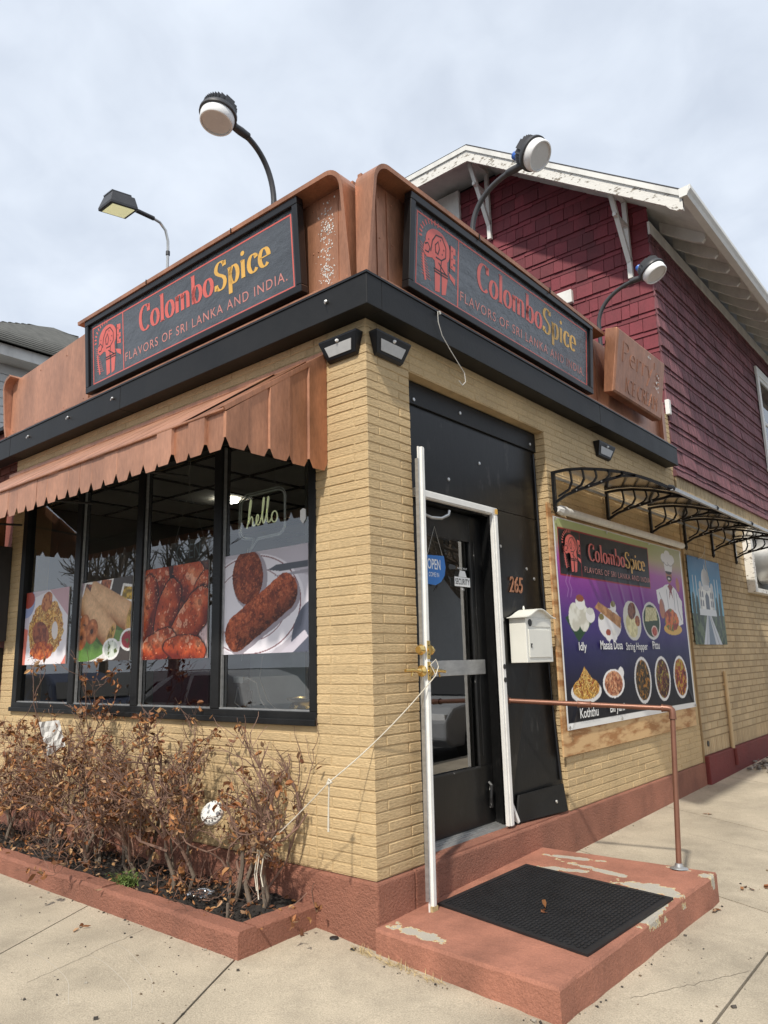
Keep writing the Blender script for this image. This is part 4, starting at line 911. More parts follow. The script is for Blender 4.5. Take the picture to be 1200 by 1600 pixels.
def poster_dosa(W, H):
    c = Canvas(W, H, .0045, (64, 56, 52)); c.fill(c.poly([(0, H*.7), (W*.32, H*.6), (W*.4, H), (0, H)]), (176, 158, 166)); c.fill(c.ell(W*.30, H*.30, W*.66, H*.36, 8) < 1, (224, 220, 214))
    c.fill(c.ell(W*.28, H*.22, W*.40, H*.21, 10) < 1, (92, 128, 58)); c.fill(c.ell(W*.74, H*.42, W*.26, H*.2) < 1, (108, 136, 70))
    for (x, y, col, k) in ((.20, .90, (156, 92, 70), 3), (.50, .93, (180, 104, 64), 4), (.92, .80, (210, 170, 60), 5)):
        c.fill(c.poly([(W*x-.12, H*y-.05), (W*x+.08, H*y-.085), (W*x+.13, H*y+.05), (W*x-.07, H*y+.08)]), (232, 229, 224)); c.mottle(c.poly([(W*x-.09, H*y-.035), (W*x+.065, H*y-.06), (W*x+.10, H*y+.035), (W*x-.05, H*y+.055)]), col, tuple(int(q*.6) for q in col), .03, k)
    for (p, q, r_, sd) in (((.22, .86), (.98, .50), .115, 6), ((.06, .80), (.64, .30), .118, 4)):
        a = np.array(p)*[W, H]; b_ = np.array(q)*[W, H]; c.shade(c.ell((a[0]+b_[0])/2+.02, (a[1]+b_[1])/2-.05, .34, r_*1.05, math.degrees(math.atan2(*(b_-a)[::-1]))) < 1, .55)
        m_, t, ds = roll(c, a, b_, r_, sd, (150, 92, 48), (236, 196, 150)); ang = math.degrees(math.atan2(*(b_-a)[::-1])); c.fill(c.ell(b_[0], b_[1], .05, r_, ang) < 1, (206, 158, 106)); c.mottle(c.ell(b_[0], b_[1], .036, r_*.78, ang) < 1, (120, 92, 40), (196, 160, 80), .025, sd+3)
    for (x, y) in ((.13, .44), (.29, .37), (.09, .30)):
        d = c.ell(W*x, H*y, .105, .092, 60); f = np.clip(1.2-np.abs(np.sqrt(d)-.62)*1.4, .35, 1.15); m_ = d < 1; c.mottle(m_, (160, 90, 46), (196, 124, 74), .05, 9); c.shade(m_, f); c.fill(c.ell(W*x, H*y, .022, .02) < 1, (66, 34, 18))
    for (x, y, col) in ((.66, .14, (206, 212, 200)), (.97, .24, (150, 46, 54))):
        c.fill(c.ell(W*x, H*y, .125, .085) < 1, (232, 230, 226)); c.fill(c.ell(W*x, H*y, .10, .066) < 1, col); c.fill((c.ell(W*x, H*y, .10, .066) < 1) & (c.noise(.04, 33) > .62), (96, 110, 60))
    n_ = c.noise(.014, 72, 2)[..., None]; c.C *= .82+.36*n_; return c
def poster_wings(W, H):
    c = Canvas(W, H, .0045, (58, 24, 16)); c.mottle(np.ones_like(c.X, bool), (40, 14, 10), (110, 44, 28), .16, 2); c.fill(c.poly([(W*.62, H), (W, H*.78), (W, H)]), (84, 60, 52)); c.fill(c.poly([(W*.82, 0), (W, .0), (W, H*.62)]), (196, 172, 172)); c.fill(c.poly([(0, 0), (W*.22, 0), (0, H*.2)]), (220, 200, 200))
    def wing(x, y, L, w, rot, sd, fat=.25):
        a = R(rot); dx, dy = c.X-W*x, c.Y-H*y; u = (dx*math.cos(a)+dy*math.sin(a))/L; v = (-dx*math.sin(a)+dy*math.cos(a))/(w*(1+fat*u)); nn_ = c.noise(.10, sd); d = u*u+v*v+.45*(nn_-.5); c.fill(np.clip((1.22-d)*6, 0, 1), (36, 10, 8)); m_ = d < 1
        f = np.clip(.62-.55*(v-.35)**2-.25*u*u+.9*(nn_-.5), 0, 1)[..., None]; col = np.where(f < .5, lin((104, 30, 16))*(1-2*f)+lin((176, 74, 36))*2*f, lin((176, 74, 36))*(2-2*f)+lin((230, 150, 104))*(2*f-1)); c.C = np.where(m_[..., None], col, c.C)
        g2 = c.noise(.05, sd+30); c.fill(m_ & (g2 > .64) & (v > -.1), (240, 190, 158), .5); c.shade(m_ & (g2 < .33), .55)
    wing(.20, .86, .20, .13, 10, 1); wing(.72, .84, .22, .16, -35, 2); wing(.11, .55, .26, .12, 80, 3); wing(.90, .60, .22, .11, 60, 9); wing(.40, .44, .30, .125, 68, 4); wing(.72, .36, .34, .14, 38, 5); wing(.28, .14, .24, .11, 10, 6); wing(.68, .10, .26, .10, -6, 7); al = np.ones_like(c.X, bool); strands(c, al & (c.noise(.09, 70) > .5), 420, .016, .0055, [(214, 120, 74), (120, 40, 22), (236, 172, 130), (84, 24, 14)], 8, 3.); n_ = c.noise(.012, 71, 2)[..., None]; c.C *= .72+.56*n_; return c
def poster_cutlet(W, H):
    c = Canvas(W, H, .0045, (188, 182, 190)); c.fill(c.poly([(0, 0), (W*.6, 0), (W, .2), (W, H*.7), (0, H)]), (206, 202, 210)); c.fill(c.ell(W*.36, H*.48, W*.60, H*.50) < 1, (226, 222, 228))
    for rr in (.56, .42):
        e_ = np.sqrt(c.ell(W*.36, H*.48, W*rr, H*rr*.86)); c.fill(np.abs(e_-1) < .011, (128, 84, 88))
    c.fill(c.poly([(W*.56, H*.80), (W*.66, H*.84), (W, H*.84), (W, H*.78), (W*.7, H*.77)]), (84, 88, 96)); c.fill(c.poly([(W*.6, H*.73), (W, H*.76), (W, H*.72)]), (156, 152, 160)); c.fill(c.ell(W*.98, H*.18, .12, .20, -25) < 1, (86, 90, 104)); c.fill(c.poly([(W*.70, 0), (W*.96, H*.2), (W, H*.14), (W*.84, 0)]), (196, 190, 200))
    def crust(m_, f, sd):
        c.mottle(m_, (104, 46, 28), (150, 74, 44), .05, sd); c.fill(m_ & (c.noise(.014, sd+1, 2) > .64), (176, 98, 62), .7); c.shade(m_ & (c.noise(.016, sd+2, 2) < .36), .65); c.shade(m_, f)
    d = c.ell(W*.33, H*.76, .155, .185, 5)+.05*c.noise(.02, 2); c.fill(c.ell(W*.36, H*.73, .17, .19) < 1, (160, 152, 160)); crust(d < 1, np.clip(1.35-.6*d, .4, 1.4), 3)
    a = np.array((.16, .17))*[W, H]; b_ = np.array((.80, .60))*[W, H]; dv = b_-a; L = math.sqrt(dv@dv); t = ((c.X-a[0])*dv[0]+(c.Y-a[1])*dv[1])/L/L; ds = ((c.X-a[0])*-dv[1]+(c.Y-a[1])*dv[0])/L; w = .115+.01*c.noise(.03, 6); tt = np.clip(t, 0.08, .92); e_ = np.hypot((t-tt)*L, ds); m_ = e_ < w
    c.fill(np.hypot((t-tt)*L-.01, ds+.03) < w, (150, 142, 150)); crust(m_, np.clip(1.15+.75*ds/w-.35*(ds/w)**2, .4, 1.5), 11); strands(c, m_, 900, .008, .005, [(170, 92, 58), (112, 50, 30), (140, 70, 42), (84, 36, 22)], 5); strands(c, d < 1, 500, .008, .005, [(150, 78, 48), (104, 48, 30), (128, 62, 38), (76, 34, 22)], 6); return c
posters = [((-4.275, 1.495, .70+.1, .655), poster_noodles, 'window poster of a plate of noodles, leftmost of four'), ((-3.30, 1.505, .815, .65), poster_dosa, 'window poster of rolled crepes on a green leaf with doughnuts'),
           ((-2.36, 1.50, .84, .675), poster_wings, 'window poster of glazed red chicken wings'), ((-1.385, 1.515, .86, .66), poster_cutlet, 'window poster of two breaded cutlets on white plate')]
for (x, z, w, h), fn, lab in posters:
    s = frame('food_poster', (x, .027, z), (1, 0, 0), (0, 0, 1), lab, 'poster', 'food posters in the shop window'); cv = fn(w, h)
    link('print', cv.mesh('print', lambda X, Y: .002*np.sin(X*9)), 'print', s); m = MB(); m.box(0, w, 0, h, -.006, -.0035); m.build('backing', 'paper', s)

# --- menu banner on plywood
m = MB(); m.box(.0025, .018, 2.135, 5.135, .712, 2.575); m.box(.002, .0175, 2.135, 2.20, 2.5755, 2.66); tag(m.build('plywood_board', 'plywood', bevel=.002), 'bare plywood sheet on the brick wall behind the purple menu banner', 'board')
BW, BH = 2.94, 1.655
cv = Canvas(BW, BH, .0065, (30, 26, 60))
t = cv.Y/BH
stops = [(0, (20, 20, 26)), (.18, (26, 26, 38)), (.36, (40, 36, 82)), (.5, (62, 40, 112)), (.66, (122, 48, 138)), (.8, (166, 80, 164)), (.9, (180, 172, 132)), (1, (166, 178, 118))]
for ch in range(3): cv.C[..., ch] = np.interp(t, [q[0] for q in stops], [lin(q[1])[ch] for q in stops])
tw = np.clip((cv.X-1.9)/1.0, 0, 1)*np.clip((t-.75)/.25, 0, 1); cv.fill(tw, (182, 180, 164), .6)
cv.fill(cv.poly([(.07, 1.19), (1.97, 1.19), (1.99, 1.585), (.07, 1.57)]), (34, 30, 32))
for ln in ([(.07, 1.19), (1.97, 1.19), (1.99, 1.585), (.07, 1.57), (.07, 1.19)],): cv.line(ln, .012, (150, 34, 40))
cv.line([(.45, 1.2), (.45, 1.57)], .008, (150, 40, 44))
# idly
cv.fill(cv.poly([(.09, .85), (.30, .66), (.62, .85), (.40, .95)]), (34, 66, 34)); 
for x, r_ in ((.26, -8), (.42, 12)): cv.mottle(cv.ell(x, .86, .105, .115, r_) < 1, (196, 192, 176), (224, 222, 210), .08, 3)
for x, y in ((.38, 1.0), (.55, .90)):
    cv.fill(cv.ell(x, y-.02, .085, .06) < 1, (226, 224, 220)); cv.fill(cv.ell(x, y+.015, .07, .03) < 1, (140, 74, 44) if y > .95 else (206, 204, 196))
for x in (.16, .22): cv.line([(x, 1.02), (x+.03, 1.08), (x-.01, 1.14), (x+.03, 1.2)], .012, (190, 150, 200), .35)
# dosa
cv.fill(cv.ell(.93, .82, .24, .135) < 1, (224, 222, 222)); cv.mottle(cv.poly([(.64, .95), (.72, 1.0), (1.18, .88), (1.15, .78)]), (156, 108, 66), (196, 146, 96), .06, 8)
for x, y, col in ((.76, .87, (120, 110, 60)), (1.02, .99, (130, 120, 70)), (.88, .74, (150, 70, 50)), (1.0, .74, (220, 218, 210))): cv.fill(cv.ell(x, y-.02, .062, .05) < 1, (228, 226, 224)); cv.fill(cv.ell(x, y+.005, .05, .028) < 1, col)
# string hopper, pittu
cv.fill(cv.ell(1.445, .86, .215, .18, -12) < 1, (206, 204, 196)); cv.mottle(cv.ell(1.42, .81, .14, .10, -20) < 1, (196, 188, 140), (226, 218, 170), .03, 5); cv.mottle(cv.ell(1.45, .95, .10, .075, 20) < 1, (84, 44, 34), (130, 80, 54), .03, 6); cv.mottle(cv.ell(1.57, .86, .06, .05) < 1, (180, 120, 60), (130, 60, 36), .02, 7)
cv.fill(cv.ell(1.925, .87, .225, .18, -6) < 1, (206, 206, 204)); cv.fill(cv.ell(1.925, .87, .20, .155, -6) < 1, (54, 70, 54)); cv.mottle(cv.poly([(1.76, .86), (1.80, 1.0), (2.06, 1.0), (2.08, .88)]), (176, 168, 122), (208, 200, 158), .02, 9); cv.fill(cv.ell(1.98, .77, .08, .055) < 1, (220, 190, 180)); cv.mottle(cv.ell(1.98, .77, .062, .042) < 1, (150, 54, 44), (190, 100, 84), .02, 10)
# chef figure (generic)
cv.fill(cv.ell(2.50, 1.06, .30, .20) < 1, (226, 226, 228)); cv.fill(cv.poly([(2.12, 1.18), (2.40, 1.24), (2.62, 1.24), (2.84, 1.1), (2.82, .86), (2.60, .82), (2.30, .92), (2.14, 1.06)]), (228, 228, 230))
cv.fill(cv.ell(2.53, 1.36, .085, .085) < 1, (172, 112, 84)); cv.fill(cv.ell(2.53, 1.325, .07, .03) < 1, (48, 30, 26)); cv.fill(cv.ell(2.53, 1.322, .035, .010) < 1, (230, 226, 220)); cv.fill(cv.ell(2.53, 1.395, .09, .03) < 1, (50, 34, 30)); cv.fill(cv.poly([(2.43, 1.40), (2.41, 1.50), (2.66, 1.50), (2.63, 1.40)]), (224, 224, 226))
for x, y in ((2.43, 1.53), (2.53, 1.57), (2.64, 1.53), (2.5, 1.51), (2.6, 1.51)): cv.fill(cv.ell(x, y, .085, .05) < 1, (226, 226, 228)); cv.line(arc(x, y, .085, .05, 200, 330, 6), .008, (150, 148, 156))
cv.fill(cv.poly([(2.46, 1.24), (2.54, 1.27), (2.62, 1.24), (2.57, 1.20), (2.60, 1.10), (2.54, 1.18), (2.48, 1.10), (2.51, 1.2)]), (130, 36, 44)); cv.fill(cv.ell(2.76, 1.27, .05, .075, 10) < 1, (176, 116, 88)); cv.fill(cv.ell(2.24, 1.0, .075, .10) < 1, (170, 110, 82))
for ln in ([(2.2, 1.16), (2.3, 1.02), (2.34, .92)], [(2.7, 1.18), (2.72, 1.0), (2.78, .9)], [(2.42, 1.2), (2.44, .95)], [(2.63, 1.2), (2.62, 1.0)]): cv.line(ln, .012, (120, 122, 136))
cv.fill(cv.ell(2.50, .80, .26, .06) < 1, (206, 166, 84)); m_ = cv.ell(2.48, .89, .21, .115)+.5*(cv.noise(.06, 4)-.5) < 1; cv.mottle(m_, (134, 44, 26), (204, 108, 40), .06, 12); cv.fill(m_ & (cv.noise(.05, 15) > .63), (90, 110, 44))
# lower row
cv.fill(cv.ell(.375, .27, .275, .09) < 1, (222, 220, 216)); m_ = (cv.ell(.375, .295, .24, .085) < 1) | cv.poly([(.17, .30), (.36, .465), (.58, .30)]); cv.mottle(m_, (160, 104, 36), (222, 176, 84), .022, 14, oct=2); cv.fill(m_ & (cv.noise(.02, 18, 2) > .66), (150, 62, 36)); cv.shade(m_ & (cv.noise(.02, 19, 2) < .36), .5); strands(cv, m_, 220, .06, .007, [(226, 180, 90), (196, 140, 56), (240, 206, 130), (150, 80, 36)], 31)
cv.fill(cv.ell(1.08, .40, .06, .05) < 1, (222, 220, 218)); dish(cv, .91, .315, .225, .12, (140, 76, 52), (196, 130, 92), (220, 170, 130), 21)
dish(cv, 1.575, .32, .205, .21, (40, 34, 22), (96, 74, 36), (176, 120, 44), 22); dish(cv, 2.08, .318, .205, .212, (66, 32, 26), (120, 64, 44), (160, 140, 60), 23); dish(cv, 2.58, .318, .20, .212, (96, 30, 28), (160, 66, 48), (196, 150, 60), 24); cv.mottle(cv.ell(2.58, .44, .12, .06) < 1, (176, 150, 50), (150, 60, 40), .03, 29)
# folds in the vinyl + white hem
cv.fill((cv.X < .022) | (cv.X > BW-.035) | (cv.Y < .05), (226, 225, 222)); cv.fill((cv.Y > BH-.012), (206, 204, 196))
s = frame('menu_banner', (.024, 2.19, .90), (0, 1, 0), (0, 0, 1), 'large purple vinyl menu banner showing dishes and a chef', 'banner')
def wrinkle(X, Y):
    z = .004*np.sin(X*2.1+.4)+.0035*np.sin(X*5.3+Y*3)*np.exp(-((Y-1.1)/.35)**2)
    for (cx, a) in ((.9, 1.1), (1.2, .9), (1.45, .7), (1.7, .55)): z += .004*np.exp(-((X-cx-(1.2-Y)*a*.5)/.03)**2)*np.exp(-((Y-1.08)/.14)**2)
    for (cx, cy, k) in ((.1, .05, .8), (2.85, .08, -.8)): z += .004*np.exp(-(((X-cx)-(Y-cy)*k)/.03)**2)*np.exp(-((Y-cy)/.18)**2)
    return z+.006
bn = link('vinyl_sheet', cv.mesh('vinyl_sheet', wrinkle), 'print_gloss', s)
r_, y_, i_, e_ = MB(), MB(), MB(), MB(); name_letters(r_, y_, .58, 1.84, 1.345, .145, .0225); logo(e_, i_, .10, .42, 1.22, 1.545, .0225); e_.build('emblem', 'sign_red', s)
r_.build('red_lettering', 'sign_red', s); y_.build('yellow_lettering', 'sign_yellow', s); i_.build('emblem_lines', 'ink_black', s)
m = MB(); text_fit(m, 'FLAVORS OF SRI LANKA AND INDIA', .48, 1.93, 1.235, 1.285, .0225, spacing=1.15); words(m, 6, 'small_lettering', 'sign_pink', s)
for tx, a, c, y in (('Idly', .265, .405, .585), ('Masala Dosa', .67, 1.13, .60), ('String Hopper', 1.205, 1.71, .585), ('Pittu', 1.84, 2.02, .60), ('Koththu', .20, .53, .075), ('Biryani', .76, 1.06, .075)):
    m = MB(); text_fit(m, tx, a, c, y-(.0 if tx in ('Masala Dosa', 'Pittu', 'Koththu') else .012), y+.075, .0225, .012); m.build('white_lettering', 'ink_white', s)
m = MB()
for u, v in ((.02, 1.63), (1.0, 1.635), (2.0, 1.635), (2.9, 1.63), (.02, .02), (1.0, .02), (2.0, .02), (2.9, .02)): m.lathe([(.004, .0), (.014, .0), (.014, .004), (.005, .004)], (u, v, .0185), (0, 0, 1), 12)
m.build('grommet', 'galv', s)
m = MB(); m.tube([(.05, 2.36, 2.612), (.05, 5.16, 2.612)], .034, 14); rl = m.build('roller', 'white_plain', smooth=True); tag(rl, 'white rolled blind tube fixed above the menu banner', 'blind')
m = MB(); m.tube([(.05, 2.25, 2.612), (.05, 2.30, 2.612), (.052, 2.34, 2.612), (.05, 2.37, 2.612)], [.02, .042, .036, .042], 8); m.build('roller_end', 'paper', rl)
# --- domed monument picture
TW, TH_ = 1.17, .985
cv = Canvas(TW, TH_, .006, (60, 130, 170)); t = cv.Y/TH_
for ch in range(3): cv.C[..., ch] = np.interp(t, [0, .45, .7, 1], [lin(q)[ch] for q in ((120, 160, 170), (112, 168, 190), (52, 124, 166), (24, 88, 136))])
cv.fill(cv.Y < .34, (62, 78, 52)); cv.mottle(cv.Y < .34, (44, 58, 40), (86, 100, 66), .06, 2)
cv.fill(cv.poly([(.28, 0), (.98, 0), (.62, .37), (.52, .37)]), (190, 194, 200)); cv.fill(cv.poly([(.48, 0), (.74, 0), (.58, .34), (.55, .34)]), (110, 124, 138)); 
for a in ((.40, 0, .54, .34), (.86, 0, .60, .34)): cv.line([(a[0], a[1]), (a[2], a[3])], .014, (120, 124, 126))
cv.fill(cv.poly([(.20, .33), (.95, .33), (.95, .40), (.20, .40)]), (206, 210, 212)); cv.fill(cv.poly([(.28, .40), (.85, .40), (.85, .62), (.72, .66), (.42, .66), (.28, .62)]), (222, 222, 218)); cv.fill(cv.ell(.57, .74, .15, .13) < 1, (186, 186, 186)); cv.shade(cv.ell(.57, .74, .15, .13) < 1, np.clip(1.25-(cv.X-.42)/.3*.7, .5, 1.25)); cv.shade(cv.poly([(.28, .40), (.36, .40), (.36, .64), (.28, .62)]), .72); cv.shade(cv.poly([(.74, .40), (.85, .40), (.85, .62), (.74, .65)]), .62); cv.fill(cv.poly([(.53, .84), (.61, .84), (.57, .93)]), (170, 172, 176)); cv.fill(cv.poly([(.44, .62), (.70, .62), (.70, .68), (.44, .68)]), (196, 198, 200))
for x in (.36, .79): cv.fill(cv.ell(x, .66, .05, .055) < 1, (190, 192, 194))
cv.fill(cv.poly([(.50, .40), (.50, .55), (.57, .60), (.64, .55), (.64, .40)]), (84, 92, 104))
for x in (.34, .41, .72, .79):
    for y in (.43, .53): cv.fill(cv.poly([(x-.02, y), (x-.02, y+.06), (x, y+.08), (x+.02, y+.06), (x+.02, y)]), (96, 104, 116))
for x in (.12, .22, .92, 1.02): cv.line([(x, .36), (x, .76)], .022, (186, 192, 196))
for x, h in ((.08, .5), (.2, .44), (.93, .46), (1.06, .56)): cv.fill(cv.ell(x, .3+h*.2, .05, h*.36) < 1, (38, 54, 40))
s = frame('monument_picture', (.030, 5.315, 1.545), (0, 1, 0), (0, 0, 1), 'printed picture of a white domed palace with pool beside the menu banner', 'picture')
link('vinyl_sheet', cv.mesh('vinyl_sheet', lambda X, Y: .006+.004*np.sin(X*5)), 'print_gloss', s)
m = MB(); m.tube([(.35, .97, .02), (.5, 1.0, .02), (.62, 1.08, .02), (.66, 1.16, .02)], .003, 5); m.tube([(.62, 1.08, .02), (.60, .9, .02), (.66, .72, .025)], .003, 5); m.build('tie_string', 'cable', s)

# ================================================================== arched canopy
cn = empty('door_canopy', 'long arched canopy of brown sheet on black scrolled brackets', 'canopy')
AP = [(0, 2.918), (.13, 2.919), (.263, 2.904), (.43, 2.866), (.597, 2.812), (.70, 2.766), (.787, 2.722), (.877, 2.668), (.943, 2.622)]
LP = [(.012, 2.665), (.109, 2.712), (.22, 2.738), (.34, 2.755), (.46, 2.775), (.58, 2.788), (.69, 2.768)]
def scr(m, pts, y, r=.0085):
    pts = [(a, y, c) for a, c in pts]
    for a, c in zip(pts[:-1], pts[1:]): m.bar(a, c, .016, r*2, (0, 1, 0) if False else (0, 0, 1))
def brk(y, dz):
    m = MB(); m.box(.021, .046, y-.016, y+.016, 2.63, 2.925); scr(m, [(a+.02, c) for a, c in AP], y, .011); scr(m, [(a+.02, c) for a, c in LP], y, .010); m.lathe([(.004, 0), (.02, .01), (.016, .03), (.005, .05)], (.033, y, 2.635), (0, 0, -1), 8)
    for i in range(6):
        x0 = .11+.105*i; zl = np.interp(x0, [p[0] for p in LP], [p[1] for p in LP]); x1 = x0+.05; zt = np.interp(x1, [p[0] for p in AP], [p[1] for p in AP])
        if zt-zl > .02:
            h = zt-zl; pts = [(x0-.06*h/.2+.0, zl), (x0+.035, zl+h*.22), (x0+.062, zl+h*.5), (x0+.058, zl+h*.78), (x1-.0, zt)]; scr(m, [(a+.02, c) for a, c in pts], y, .007)
            m.lathe([(.004, -.012), (.011, -.006), (.011, .006), (.004, .012)], (x0+.02, y, zl), (0, 1, 0), 8)
    o = m.build('bracket', 'black_iron', cn); o.location.z = dz
    m2 = MB()
    for i in range(1, 4): x0 = .11+.105*i; m2.lathe([(.006, -.019), (.006, -.017)], (x0+.02, y, float(np.interp(x0, [p[0] for p in LP], [p[1] for p in LP]))), (0, 1, 0), 8)
    b2 = m2.build('bolt', 'galv', o)
ys = [2.245, 3.28, 4.33, 5.35, 6.33, 7.3]
for i, y in enumerate(ys): brk(y, 0)
for a, c in zip(ys[:-1], ys[1:]):
    m = MB(); n = len(AP)
    vs = [(p[0]+.02, yy, p[1]+.016) for yy in (a+.004, c-.004) for p in AP]; m._add(vs, [(i, i+1, n+i+1, n+i) for i in range(n-1)]); m.build('canopy_sheet', 'poly_sheet', cn, True)
m = MB(); m.bar((.968, 2.23, 2.626), (.968, 7.31, 2.626), .02, .028); m.build('front_rail', 'aluminium', cn); m = MB(); m.bar((.026, 2.25, 2.885), (.026, 7.31, 2.885), .012, .022); m.build('wall_rail', 'aluminium', cn)
for y in ys:
    m = MB(); m.lathe([(.02, -.03), (.022, .0), (.012, .02)], (.968, y, 2.63), (1, 0, -.5), 10); m.build('end_knob', 'black_iron', cn)
# ================================================================== entrance furniture
wf = empty('loose_door_frame', 'detached white metal door frame strips leaning at the entrance, with brass lock', 'door frame')
# long leaning strip
A0 = Vector((.06, .425, 2.745)); A1 = Vector((.108, .325, .122)); d = (A1-A0).normalized()
sx = Vector((0, 1, 0)); sx = (sx-d*sx.dot(d)).normalized(); nn = sx.cross(d)
def strip(name, prof, a, b_, mat):
    m = MB(); m.prism([a+sx*u+nn*v for u, v in prof], b_-a); return m.build(name, mat, wf, fix=True)
strip('leaning_strip', [(-.032, 0), (.032, 0), (.032, .008), (.012, .008), (.010, .022), (-.012, .022), (-.014, .008), (-.032, .008)] if nn.x > 0 else [(-.032, 0), (.032, 0), (.032, -.008), (.012, -.008), (.010, -.022), (-.012, -.022), (-.014, -.008), (-.032, -.008)], A0, A1, 'white_paint')
strip('strip_edge', [(-.040, -.012), (-.033, -.012), (-.033, .012), (-.040, .012)], A0.lerp(A1, .03), A1.lerp(A0, .02), 'aluminium')
m = MB(); m.box(-.075, -.045, .50, 1.475, 2.468, 2.522); m.box(-.0448, -.036, .50, 1.40, 2.474, 2.516); m.build('top_strip', 'white_paint', wf, bevel=.003)
m = MB(); m.box(-.072, -.045, 1.408, 1.478, .345, 2.4675); m.box(-.0448, -.036, 1.425, 1.46, .345, 2.46); m.build('right_strip', 'white_paint', wf, bevel=.003)
m = MB(); m.box(-.0357, -.034, 1.43, 1.462, 2.474, 2.512); m.build('warning_sticker', 'sign_yellow', wf)
for z in (1.39, 1.30): m = MB(); m.lathe([(.018, 0), (.018, .003)], (-.036, 1.443, z), (1, 0, 0), 12); m.build('bolt_hole', 'ink_black', wf)
def on_strip(z): t = (A0.z-z)/(A0.z-A1.z); return A0.lerp(A1, t)
q = on_strip(1.44)
sg = 1 if nn.x > 0 else -1
m = MB()
for zz in (1.505, 1.385):
    c = on_strip(zz)+nn*.024*sg; m.obox(c, (.004, .03, .105), Matrix((nn, sx, -d)).transposed())
m.build('strike_plate', 'brass', wf, bevel=.002)
m = MB(); c = on_strip(1.505)
for s_ in (-1, 1): m.lathe([(.03, .0), (.031, .012), (.024, .02), (.02, .035)], c+sx*s_*.034, sx*s_, 18)
m.lathe([(.009, 0), (.009, .006)], c+nn*.026*sg, nn*sg, 10); m.build('deadbolt', 'brass', wf, True)
m = MB(); c = on_strip(1.385)
for s_ in (-1, 1):
    m.lathe([(.033, .0), (.033, .008), (.016, .016), (.012, .05)], c+sx*s_*.033, sx*s_, 18); p0 = c+sx*s_*.075; m.tube([p0-nn*.0, p0+sx*s_*.03+Vector((0, 0, .004)), p0+sx*s_*.075+Vector((0, 0, .003)), p0+sx*s_*.115], [.011, .011, .0095, .009], 10)
    m.tube([p0+sx*s_*.05+Vector((0, 0, -.01)), p0+sx*s_*.06+Vector((0, 0, -.03))], .006, 6)
m.lathe([(.008, 0), (.01, .01)], c+nn*.026*sg, nn*sg, 10); m.build('lever_handle', 'brass', wf, True)
m = MB()
for z in (1.53, 1.48, 1.36, 1.41): m.lathe([(.0045, 0), (.0045, .0015)], on_strip(z)+nn*.0265*sg, nn*sg, 8)
m.build('screw', 'ink_black', wf)
m = MB(); m.obox(A1+Vector((0, .0, .012))+nn*.012*sg, (.02, .05, .03), Matrix((nn, sx, -d)).transposed()); m.build('chipped_end', 'straw', wf)
# house number
s = frame('house_number', (-.093, 1.665, 1.925), (0, 1, 0), (0, 0, 1), 'copper coloured numerals 265 on the black board', 'house number')
m = MB(); text_fit(m, '265', 0, .195, 0, .12, .0, .0, .18); o = m.build('numeral', 'copper', s); so = o.modifiers.new('s', 'SOLIDIFY'); so.thickness = .008; so.offset = 1
# mailbox
s = frame('mailbox', (-.085, 1.62, 1.412), (0, 1, 0), (0, 0, 1), 'cream metal mailbox with curved roof on the black board', 'mailbox')
w, h, dp = .385, .32, .135
m = MB(); m.box(0, w, 0, h, 0, dp); m.build('box_body', 'cream_metal', s, bevel=.004)
pr = [(-.03+(.445)*i/20, h+.006+.062*(.5-.5*math.cos(2*math.pi*i/20))**1.0) for i in range(21)]
m = MB(); m.prism([(u, v, -.002) for u, v in pr]+[(u, v-.007, -.002) for u, v in pr[::-1]], (0, 0, dp+.03)); m.build('roof_lid', 'cream_metal', s, fix=True)
m = MB(); m.prism([(.012, h+.0005, .01)]+[(u, v-.0075, .01) for u, v in pr[2:-2]]+[(w-.012, h+.0005, .01)], (0, 0, dp-.012)); m.build('gable', 'cream_metal', s, fix=True)
m = MB(); m.box(.03, w-.03, .035, .235, dp, dp+.006); m.build('mailbox_door', 'cream_metal', s, bevel=.003)
m = MB(); m.box(.10, w-.02, .255, .305, dp, dp+.004); m.build('mail_flap', 'cream_metal', s, bevel=.002)
m = MB(); m.lathe([(.026, 0), (.026, .004)], (.062, .283, dp), (0, 0, 1), 16); m.build('lock_rosette', 'ink_black', s)
m = MB(); m.lathe([(.006, 0), (.006, .008)], (.055, .13, dp+.006), (0, 0, 1), 10); m.box(.05, .06, .105, .13, dp+.006, dp+.01); m.build('keyhole', 'ink_black', s)
m = MB(); m.lathe([(.006, 0), (.009, .012), (.004, .03)], (.19, h+.066, .02), (0, 1, 0), 8); m.build('finial', 'cream_metal', s)
# door stickers and hanging sign
s = frame('open_sign', (-.182, .735, 1.935), (0, 1, 0), (0, 0, 1), 'blue open sign hanging in the door glass', 'sign')
m = MB(); m.prism([(.02, .005, 0), (.02, .195, 0), (.235, .205, 0), (.25, .13, 0), (.235, .07, 0), (.19, .025, 0), (.13, .0, 0)], (0, 0, .003)); m.build('plate', 'ink_blue', s, fix=True)
m = MB(); text_fit(m, 'OPEN', .045, .19, .105, .175, .0036, .01); text_fit(m, 'COME IN', .055, .17, .055, .085, .0036, 0); m.build('white_lettering', 'ink_white', s)
m = MB(); m.tube([(.05, .2, .002), (.14, .40, .002), (.22, .205, .002)], .0015, 5); m.build('hanging_cord', 'cable', s)
s = frame('security_sticker', (-.182, 1.09, 1.905), (0, 1, 0), (0, 0, 1), 'white security sticker low in the upper door glass', 'sticker')
m = MB(); m.box(0, .19, .04, .105, 0, .001); m.prism([(.05, .107, 0), (.15, .107, 0), (.13, .15, 0), (.07, .15, 0)], (0, 0, .001)); m.build('plate', 'ink_white', s, fix=True)
m = MB(); text_fit(m, 'SECURITY', .008, .182, .052, .094, .0016, .012); m.build('lettering', 'ink_black', s)
